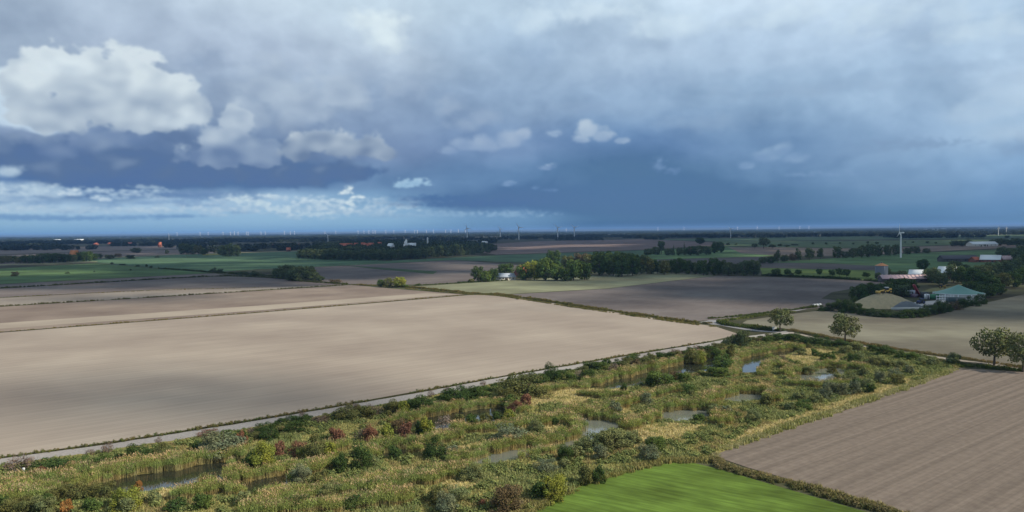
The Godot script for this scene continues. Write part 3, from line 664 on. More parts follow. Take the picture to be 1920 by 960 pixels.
func crown_lobes(sd: int, kind: String) -> Array:
	rng.seed = sd
	var out := []
	if kind == "round" or kind == "full":
		var low := 0.17 if kind == "round" else 0.0
		var mid := (1.0 + low) * 0.5
		var half := (1.0 - low) * 0.5
		out.append([Vector3(0, mid, 0), Vector3(0.36, half * 0.82, 0.36)])
		for i in 24:
			var a := i * 2.4 + rng.randf() * 0.8
			var v := lerpf(-0.85, 0.88, (i + rng.randf()) / 24.0)
			var rad := 0.385 * sqrt(maxf(0.05, 1.0 - v * v)) * rng.randf_range(0.82, 1.1)
			var s := rng.randf_range(0.07, 0.19)
			rad *= 1.0 + 0.16 * sin(a * 2.0 + sd)
			out.append([Vector3(cos(a) * rad, mid + v * half * 0.86, sin(a) * rad), Vector3(s, s * 0.8, s)])
	elif kind == "tall":
		out.append([Vector3(0, 0.55, 0), Vector3(0.26, 0.38, 0.26)])
		for i in 12:
			var a := i * 2.4 + rng.randf() * 0.8
			var y := rng.randf_range(0.2, 0.9)
			var rad := 0.3 * sqrt(maxf(0.1, 1.0 - pow((y - 0.5) / 0.52, 2.0)))
			var s := rng.randf_range(0.13, 0.19)
			out.append([Vector3(cos(a) * rad, y, sin(a) * rad), Vector3(s, s * 0.9, s)])
	elif kind == "cone":
		for i in 8:
			var y := 0.1 + i * 0.115
			for k in 3:
				var a := rng.randf() * TAU
				var s := 0.30 * (1.05 - y) + 0.03
				out.append([Vector3(cos(a) * s * 0.7, y, sin(a) * s * 0.7), Vector3(s, 0.11, s)])
	elif kind == "bush":
		out.append([Vector3(0, 0.40, 0), Vector3(0.37, 0.44, 0.37)])
		for i in 22:
			var a := i * 2.4 + rng.randf()
			var y := rng.randf_range(0.06, 0.85)
			var rad := 0.40 * sqrt(maxf(0.06, 1.0 - pow(y / 0.98, 2.0))) * rng.randf_range(0.8, 1.1)
			var s := rng.randf_range(0.07, 0.2)
			rad *= 1.0 + 0.2 * sin(a * 2.0 + sd)
			out.append([Vector3(cos(a) * rad, y, sin(a) * rad), Vector3(s, s, s)])
	return out

func make_plant_meshes():
	for i in 5: meshes["round%d" % i] = foliage(100 + i, crown_lobes(40 + i * 3, "round"), 2300, 0.031, 0.3)
	for i in 5: meshes["full%d" % i] = foliage(120 + i, crown_lobes(60 + i * 3, "full"), 2800, 0.034)
	for i in 3: meshes["tall%d" % i] = foliage(140 + i, crown_lobes(80 + i * 3, "tall"), 2200, 0.034)
	for i in 2: meshes["cone%d" % i] = foliage(160 + i, crown_lobes(90 + i * 3, "cone"), 1800, 0.03)
	for i in 6: meshes["bush%d" % i] = foliage(180 + i, crown_lobes(120 + i * 3, "bush"), 2200, 0.04)
	for i in 4: meshes["broad%d" % i] = foliage(200 + i, crown_lobes(170 + i * 3, "bush"), 5200, 0.024)
	for i in 3: meshes["far%d" % i] = foliage(220 + i, crown_lobes(40 + i * 3, "full"), 300, 0.085)
	# open-branched shrub that has lost much of its leaf
	for i in 2: meshes["thin%d" % i] = foliage(230 + i, crown_lobes(150 + i * 3, "bush"), 900, 0.03)
	for i in 3: meshes["trunk%d" % i] = trunk_mesh(300 + i)
	for i in 3: meshes["stems%d" % i] = stems_mesh(310 + i)
	meshes["reed0"] = reed_mesh(1); meshes["reed1"] = reed_mesh(2)
	meshes["grass"] = grass_mesh(21, 0.2, 0.5, 46, 0.035)
	meshes["sedge"] = grass_mesh(22, 0.35, 0.75, 46, 0.035)
	meshes["herb"] = foliage(23, [[Vector3(0, 0.3, 0), Vector3(0.5, 0.42, 0.5)], [Vector3(0.25, 0.45, 0.1), Vector3(0.3, 0.35, 0.3)]], 70, 0.12, 0.3)

func limb(st: SurfaceTool, a: Vector3, b: Vector3, r0: float, r1: float, sides := 6):
	var d := (b - a).normalized()
	var u := d.cross(Vector3(0.3, 0.1, 1).normalized()).normalized()
	var v := d.cross(u)
	for i in sides:
		var t0 := TAU * i / sides
		var t1 := TAU * (i + 1) / sides
		var n0 := u * cos(t0) + v * sin(t0)
		var n1 := u * cos(t1) + v * sin(t1)
		for q in [[a + n0 * r0, n0], [b + n0 * r1, n0], [a + n1 * r0, n1], [a + n1 * r0, n1], [b + n0 * r1, n0], [b + n1 * r1, n1]]:
			st.set_normal(q[1]); st.add_vertex(q[0])

func trunk_mesh(sd: int) -> ArrayMesh:
	rng.seed = sd
	var st := SurfaceTool.new()
	st.begin(Mesh.PRIMITIVE_TRIANGLES)
	limb(st, Vector3(0, -0.02, 0), Vector3(0.01, 0.32, 0), 0.032, 0.022)
	limb(st, Vector3(0.01, 0.32, 0), Vector3(0, 0.7, 0.02), 0.022, 0.008)
	for i in 6:
		var a := i * 1.1 + rng.randf()
		var y := rng.randf_range(0.24, 0.45)
		limb(st, Vector3(0.008, y, 0), Vector3(cos(a) * 0.28, y + rng.randf_range(0.15, 0.3), sin(a) * 0.28), 0.013, 0.004, 5)
	return st.commit()

func stems_mesh(sd: int) -> ArrayMesh:
	rng.seed = sd
	var st := SurfaceTool.new()
	st.begin(Mesh.PRIMITIVE_TRIANGLES)
	for i in 7:
		var a := i * 0.9 + rng.randf()
		limb(st, Vector3(cos(a) * 0.04, -0.02, sin(a) * 0.04), Vector3(cos(a) * rng.randf_range(0.12, 0.34), rng.randf_range(0.5, 0.85), sin(a) * rng.randf_range(0.12, 0.34)), 0.016, 0.004, 4)
	return st.commit()

# ---------------------------------------------------------------- marsh
func near_line(p: Vector2, line: PackedVector2Array) -> float:
	var d := 1e9
	for i in line.size() - 1:
		d = minf(d, p.distance_to(Geometry2D.get_closest_point_to_segment(p, line[i], line[i + 1])))
	return d

func bank_side(p: Vector2) -> float:
	# > 0 on the bank behind the water as seen from the meadow side (south), < 0 on the near bank
	var best := 1e9
	var side := 0.0
	for k in ponds.size():
		if not pond_boxes[k].grow(8.0).has_point(p): continue
		var poly: PackedVector2Array = ponds[k]
		for i in poly.size():
			var q := Geometry2D.get_closest_point_to_segment(p, poly[i], poly[(i + 1) % poly.size()])
			var d := p.distance_to(q)
			if d < best:
				best = d
				side = (q - p).normalized().y
	return side

func marsh_cover():
	make_plant_meshes()
	rng.seed = 99
	# belts of tall reed: [centre line, half width]
	var belts := [
		[[-85.8, -112.6, -80, -121.4, -73.1, -126.8, -64.9, -131.4, -57.4, -134.9, -50.4, -138.5], 3.2], [[-48.3, -125.4, -45.6, -127.6, -40.1, -126.5, -35.5, -128.7, -32.8, -132.1], 3.0], [[-50.8, -117.3, -44.7, -120.3, -42.6, -119], 1.6],
		[[-10.9, -154.6, -4.6, -155.6, 4, -159.6, 10.7, -163, 15.6, -167.6, 23.5, -175.5, 33.8, -186, 39.1, -192.1], 2.4], [[1.5, -139.3, 7.4, -142.6, 11.7, -147.6, 13.6, -154.8, 13.4, -161.5], 2.6], [[-5.9, -135.3, -0.4, -138.4, 5.4, -140.5], 3.2],
		[[23.1, -156.6, 28.1, -164.1, 33.2, -169.8, 39.5, -172.1, 43.6, -169.8, 44.6, -164.3, 42.1, -159.8], 2.4], [[43.2, -177.9, 48.3, -183.5, 56.1, -188.6, 61.5, -189.6, 59.4, -180], 2.2],
		[[-35.1, -115.6, -29.6, -119.1, -21.9, -121.4, -14, -125.1, -9.1, -127.8], 4.0], [[-36.5, -110.1, -31, -112.1, -23.5, -113, -17.7, -115.1], 3.0], [[-25.8, -138.3, -21.7, -142.3, -16.3, -145.7, -11.6, -149.7], 2.6], [[-31.6, -143, -38, -138.1], 1.5],
		[[58.3, -210.4, 62.7, -218.3, 68.1, -234.4, 72.1, -242.3, 83.3, -251.3, 93.6, -256.4], 2.0], [[66.7, -209.9, 70.9, -222.2, 77.8, -230, 76.8, -214.2, 86.8, -221.2, 93.8, -219.9, 96.7, -216.3], 1.8],
		[[17.7, -196.5, 28.1, -209, 42.1, -223, 56.3, -238.2], 2.2], [[4.8, -190, 13, -196.8], 1.5], [[-22.2, -160.7, -15.2, -167.5, -3.9, -175.7], 2.0], [[-76.2, -115.7, -71.2, -117.9], 2.4], [[69.6, -197.9, 74.6, -193.5, 85.4, -197], 1.2], [[16.3, -188.1, 21, -184.8, 26.2, -185.8], 1.4]]
	var lines := []
	for b in belts:
		var pl := pts(b[0])
		var box := Rect2(pl[0], Vector2.ZERO)
		for p in pl: box = box.expand(p)
		lines.append([pl, b[1], box.grow(b[1] + 1.0)])
	var straw := []
	for a in [[2.6, -176.3, 4.8, -189.3, 12.9, -195.2, 23.8, -197.3, 32.4, -201, 23.8, -186.6, 11.8, -178.5], [2.9, -159.4, 9.8, -165.9, 11, -159, 8, -152.9, 2.3, -154.3], [22.3, -175.4, 26.3, -177.9, 25.9, -167.6, 20.2, -167.8], [20.6, -146.6, 25.5, -158.4, 32.4, -160.3, 39.4, -157.9, 28.5, -146.3, 21.5, -139.5], [-48.3, -132.5, -41, -135.3, -37.8, -130.6, -43.6, -126.6], [60.7, -199.5, 64.7, -199.3, 62.6, -190.8, 57.8, -194.2], [45.6, -153.4, 60.7, -166.1, 103.1, -205.8, 103, -200, 49.1, -151.2, 35.6, -139], [-83.3, -126.6, -79.7, -129.2, -76.3, -123.7, -79.8, -121.3], [-55.8, -119.3, -53.6, -123.7, -50, -125.5, -51.6, -119.2, -54.9, -115.7], [-10.2, -144.1, -4.4, -148.3, -0.4, -145.6, -6.1, -140.5], [-12.4, -125.6, -5.6, -128.1, -2.1, -123.9, -10.1, -119.1], [92.6, -263.4, 102, -251.2, 97, -231.2, 84.5, -222.9, 80.2, -247.2]]:
		straw.append(pts(a))
	var kinds := {"reed0": [[], PackedColorArray()], "reed1": [[], PackedColorArray()], "grass": [[], PackedColorArray()], "sedge": [[], PackedColorArray()], "herb": [[], PackedColorArray()]}
	var step := 0.72
	var box := Rect2(wet[0], Vector2.ZERO)
	for p in wet: box = box.expand(p)
	var z := box.position.y
	while z < box.end.y:
		var x := box.position.x
		while x < box.end.x:
			var p := Vector2(x + rng.randf_range(-0.4, 0.4), z + rng.randf_range(-0.4, 0.4))
			x += step
			if p.y > -84.0 or not Geometry2D.is_point_in_polygon(p, wet): continue
			var d := signed_pond(p)
			if d > -0.05: continue
			var n := fine.get_noise_2d(p.x * 0.05, p.y * 0.05)
			var m := fine.get_noise_2d(p.x * 0.21 + 40.0, p.y * 0.21)
			var belt := 1e9
			for l in lines:
				if l[2].has_point(p): belt = minf(belt, near_line(p, l[0]) / l[1])
			var shore := d > -4.5
			var side := bank_side(p) if shore else 0.0
			var kind := "grass"
			var tint := Color(0.62, 0.46, 0.16)
			var s := rng.randf_range(0.8, 1.25)
			if belt < 0.62 + m * 0.5 or (shore and side > 0.3 and d > -1.7 - m * 1.5):
				kind = "reed0" if rng.randf() < 0.5 else "reed1"
				tint = Color(0.52, 0.56, 0.41).lerp(Color(0.64, 0.60, 0.40), clampf(0.5 + m * 1.3, 0, 1))
				s = rng.randf_range(0.88, 1.08) * (1.0 + n * 0.3)
				if rng.randf() < 0.06: continue
			else:
				var in_straw := false
				for a in straw:
					if Geometry2D.is_point_in_polygon(p, a): in_straw = true
				var by := near_line(p, track_line)
				var edge := by < 11.0
				if by < 6.0: s *= 0.45
				if shore and d > -1.4:
					kind = "sedge"; tint = Color(0.36, 0.40, 0.14); s *= 0.75
				elif in_straw and m > -0.35:
					kind = "grass"; tint = Color(0.78, 0.66, 0.37).lerp(Color(0.60, 0.54, 0.2), rng.randf() * 0.7); s *= 1.05
				elif m > 0.24 or (edge and m > 0.0):
					kind = "herb"; tint = Color(0.17, 0.205, 0.065).lerp(Color(0.29, 0.30, 0.10), rng.randf()); s *= 1.25
				elif n + m * 0.5 > 0.14:
					kind = "sedge"; tint = Color(0.29, 0.34, 0.13).lerp(Color(0.41, 0.41, 0.17), rng.randf())
				elif n < -0.2 and rng.randf() < 0.75:
					kind = "sedge"; tint = Color(0.44, 0.35, 0.17).lerp(Color(0.38, 0.35, 0.14), rng.randf()); s *= 0.8
				else:
					tint = Color(0.54, 0.49, 0.21).lerp(Color(0.36, 0.39, 0.14), rng.randf())
			var y := 0.05 if d < -1.2 else lerpf(0.05, -0.5, smoothstep(-1.2, 0.2, d))
			var f := rng.randf_range(0.85, 1.15)
			kinds[kind][0].append(Transform3D(Basis.from_euler(Vector3(0, rng.randf() * TAU, 0)) * Basis.from_scale(Vector3(s, s * rng.randf_range(0.85, 1.15), s)), Vector3(p.x, y, p.y)))
			kinds[kind][1].append(Color(tint.r * f, tint.g * f, tint.b * f))
		z += step
	var lm := leaf_mat("marsh_leaf", Color(1, 1, 1))
	var said := {"reed0": ["reeds", "dense common reed with straw stems and green tops along the ponds", "reeds"], "reed1": ["reeds", "tall swaying reed with pale plumes filling the wet hollows", "reeds"],
		"grass": ["grass", "straw-coloured rough grass between reeds and ponds", "grass"], "sedge": ["sedge", "olive sedge tussocks covering the marsh", "sedge"], "herb": ["herbs", "leafy green weeds on the dry rises of the marsh", "weeds"]}
	for k in kinds:
		stuff(said[k][0], meshes[k], lm, kinds[k][0], kinds[k][1], said[k][1], said[k][2])

	field_edges()

func edge_growth(called: String, line: Array, width: float, per_m: float, mesh: String, c0: Color, c1: Color, size: float, label: String):
	var pl := resample(pts(line), 2.0)
	var places := []
	var tints := PackedColorArray()
	for i in pl.size() - 1:
		var seg := pl[i + 1] - pl[i]
		for k in int(seg.length() * per_m) + 1:
			var p := pl[i] + seg * rng.randf() + Vector2(rng.randf_range(-1, 1), rng.randf_range(-1, 1)) * width * 0.5
			var gap := fine.get_noise_2d(p.x * 0.06, p.y * 0.06)
			if gap < -0.5: continue
			var s := size * rng.randf_range(0.7, 1.3) * (1.0 + gap * 0.5)
			places.append(Transform3D(Basis.from_euler(Vector3(0, rng.randf() * TAU, 0)) * Basis.from_scale(Vector3(s, s * rng.randf_range(0.8, 1.2), s)), Vector3(p.x, 0.05, p.y)))
			var c := c0.lerp(c1, clampf(rng.randf() + gap * 0.6, 0, 1))
			tints.append(c)
	stuff(called, meshes[mesh], leaf_mat("marsh_leaf", Color(1, 1, 1)), places, tints, label, "weeds")

func field_edges():
	var olive := Color(0.13, 0.14, 0.035)
	var rust := Color(0.26, 0.19, 0.07)
	var lush := Color(0.09, 0.13, 0.03)
	edge_growth("verge_weeds", [-109.7, -127.1, -92.3, -140.5, -80.9, -147.7, -68.7, -156.8, -55.1, -167.5, -39.7, -180.7, -21.7, -196.7, -0.3, -217, 22.1, -236.3, 51, -260.9, 71.3, -277.7], 1.6, 3.0, "herb", Color(0.14, 0.18, 0.05), rust, 0.6, "weeds along the far side of the gravel track")
	edge_growth("ditch_weeds", [-249.5, -291.5, -211.6, -324.7, -128.4, -393.8, -26.8, -489.8], 2.2, 1.8, "herb", Color(0.24, 0.21, 0.08), rust, 0.7, "weedy ditch between the wide tan field and the harrowed one")
	edge_growth("ditch_weeds", [-337.9, -395.4, -288.1, -442.6, -218.2, -502.9, -123.1, -595.4], 2.2, 1.6, "herb", olive, Color(0.15, 0.12, 0.05), 1.0, "weedy ditch behind the harrowed field")
	edge_growth("ditch_weeds", [-390, -456.7, -329.2, -506, -257.6, -550.9, -179.5, -575.7], 1.2, 0.8, "herb", olive, rust, 0.7, "thin weedy line beside the dark ploughed field")
	edge_growth("ditch_weeds", [-453, -530.7, -386.3, -594.2, -301.3, -706.3, -261, -730.3, -205.1, -688.4, -174.5, -644, -125.8, -598.7], 3.0, 1.6, "herb", Color(0.06, 0.07, 0.025), olive, 1.3, "dark ditch growth edging the far brown strip")
	edge_growth("bank_growth", [-120.4, -592.1, -67.8, -554.5, -27.5, -502.4, -10.2, -489.8, 12.1, -454.9, 30.8, -417.1, 53, -374.5, 74.8, -335.6, 82.3, -329.1], 3.4, 3.5, "herb", olive, rust, 1.2, "overgrown bank running from the bushy trees to the lane")
	edge_growth("bank_grass", [-74.7, -550.4, -27, -493.9, -10, -481.7, 11.7, -442.9, 30.1, -407, 52, -367.5, 73.5, -329.9, 81.7, -318.3], 2.0, 3.0, "sedge", Color(0.35, 0.30, 0.12), olive, 0.9, "dry grass below the overgrown bank")
	edge_growth("hedge_growth", [88.1, -332.4, 88, -324, 93.6, -314.6, 99.5, -306.6, 103.3, -303], 3.2, 8.0, "herb", lush, olive, 1.5, "low green hedge inside the lane bend")
	edge_growth("hedge_growth", [89.8, -339.1, 99.2, -345.4, 113.8, -358.1, 133.1, -371.4], 2.4, 5.0, "sedge", Color(0.30, 0.31, 0.1), lush, 1.0, "grassy hedge bank along the lane to the farm")
	edge_growth("ditch_weeds", [86.6, -346.6, 100.4, -353.9, 119.4, -368, 151.4, -392.7], 2.0, 3.0, "herb", lush, olive, 1.0, "weeds at the far side of the lane")
	edge_growth("ditch_weeds", [108.1, -307.5, 113.5, -289.2, 118.2, -272.9, 125.6, -254, 133.1, -239.6, 139.4, -228.5, 143.5, -216], 2.6, 5.0, "sedge", Color(0.34, 0.24, 0.11), Color(0.22, 0.21, 0.08), 0.8, "rusty grass strip between path and sprouting field")
	edge_growth("field_rim", [34.8, -137.7, 49.3, -151.8, 63.3, -164, 79.9, -178.6, 97.7, -194.8, 125, -220.5], 2.0, 7.0, "sedge", Color(0.60, 0.54, 0.30), Color(0.36, 0.37, 0.12), 0.85, "straw-coloured grass rim along the cloddy field")
	edge_growth("field_rim", [1.5, -110.4, 11.4, -122.9, 24, -133.3, 29.8, -134.2, 34, -134.5], 2.4, 8.0, "sedge", Color(0.30, 0.30, 0.09), Color(0.42, 0.36, 0.15), 0.9, "rough grass rim at the edge of the green meadow")
	edge_growth("hedge_bank", [34.2, -135.1, 35.2, -129.6, 38.9, -125.3, 42.6, -121.2, 46.9, -115.4, 50.9, -110.4, 56.1, -103.2], 2.2, 8.0, "herb", Color(0.14, 0.14, 0.045), Color(0.24, 0.19, 0.09), 0.85, "brown weedy bank between meadow and cloddy field")
	edge_growth("hedge_bank", [34.3, -135.8, 35.5, -130.8, 39.3, -126.3, 43, -122.2, 47.4, -116.6, 51.4, -111.5, 56.7, -104.4], 1.6, 6.0, "sedge", Color(0.45, 0.36, 0.18), Color(0.30, 0.28, 0.1), 0.9, "dry grass on the bank beside the cloddy field")
	edge_growth("shade_weeds", [125.9, -223.9, 132.9, -220.4, 140, -213, 145.6, -206.4], 3.0, 7.0, "herb", Color(0.07, 0.12, 0.025), olive, 0.9, "green weeds under the two big trees")
	edge_growth("field_line", [-72.4, -576.5, -44.5, -595.2, -4.4, -624.5], 2.5, 1.5, "herb", olive, lush, 1.2, "weedy edge behind the light green stubble")
	edge_growth("field_line", [209.1, -658, 242.8, -619.1, 267.2, -564.3], 3.0, 2.5, "herb", Color(0.05, 0.07, 0.02), lush, 1.8, "low dark hedge in front of the small trees")
	edge_growth("field_line", [-402.6, -901.6, -304.4, -803.1, -212.5, -713.4], 4.0, 1.0, "herb", Color(0.05, 0.07, 0.02), olive, 1.8, "hedge bank between pasture and green crop")

# ---------------------------------------------------------------- bushes and trees
const TONES := {
	"dg": [Color(0.055, 0.088, 0.026), "dark green"], "g": [Color(0.088, 0.132, 0.035), "fresh green"], "yg": [Color(0.200, 0.220, 0.042), "yellow-green"], "ol": [Color(0.125, 0.130, 0.046), "olive"],
	"rd": [Color(0.205, 0.10, 0.062), "rust-red autumn"], "rb": [Color(0.170, 0.125, 0.100), "purple-brown half-bare"], "bl": [Color(0.155, 0.175, 0.100), "blue-grey willow"], "gg": [Color(0.170, 0.190, 0.080), "grey-green willow"],
	"or": [Color(0.30, 0.15, 0.05), "orange autumn"], "pk": [Color(0.25, 0.19, 0.15), "pinkish-grey dry"], "tr": [Color(0.118, 0.132, 0.054), "olive green"], "br": [Color(0.130, 0.100, 0.055), "bronze-brown"], "dk": [Color(0.090, 0.118, 0.054), "very dark green"]}

func plant(called: String, cat: String, a: Array, shape: String, tone: String, label: String, group: String, sink := 0.0):
	var t := thing(called, label, cat, Vector3(a[0], sink, a[1]), rng.randf() * TAU, group)
	t.scale = Vector3(a[2], a[3], a[2]) * 1.0
	var tree := shape != "bush" and shape != "thin"
	var lm := leaf_mat(("tree_" if tree else "leaf_") + tone, TONES[tone][0] * (1.75 if tree else 1.42))
	var woody := flat_mat("bark", Color(0.11, 0.085, 0.065), 0.9)
	if shape == "bush" or shape == "thin":
		var look: String = "broad" if shape == "bush" and a[2] > 3.6 else shape
		part("foliage", meshes[look + str(rng.randi() % {"bush": 6, "thin": 2, "broad": 4}[look])], lm, t)
		part("stem", meshes["stems%d" % (rng.randi() % 3)], woody, t)
	else:
		part("crown", meshes[shape + str(rng.randi() % {"round": 5, "full": 5, "tall": 3, "cone": 2}[shape])], lm, t)
		part("trunk", meshes["trunk%d" % (rng.randi() % 3)], woody, t)

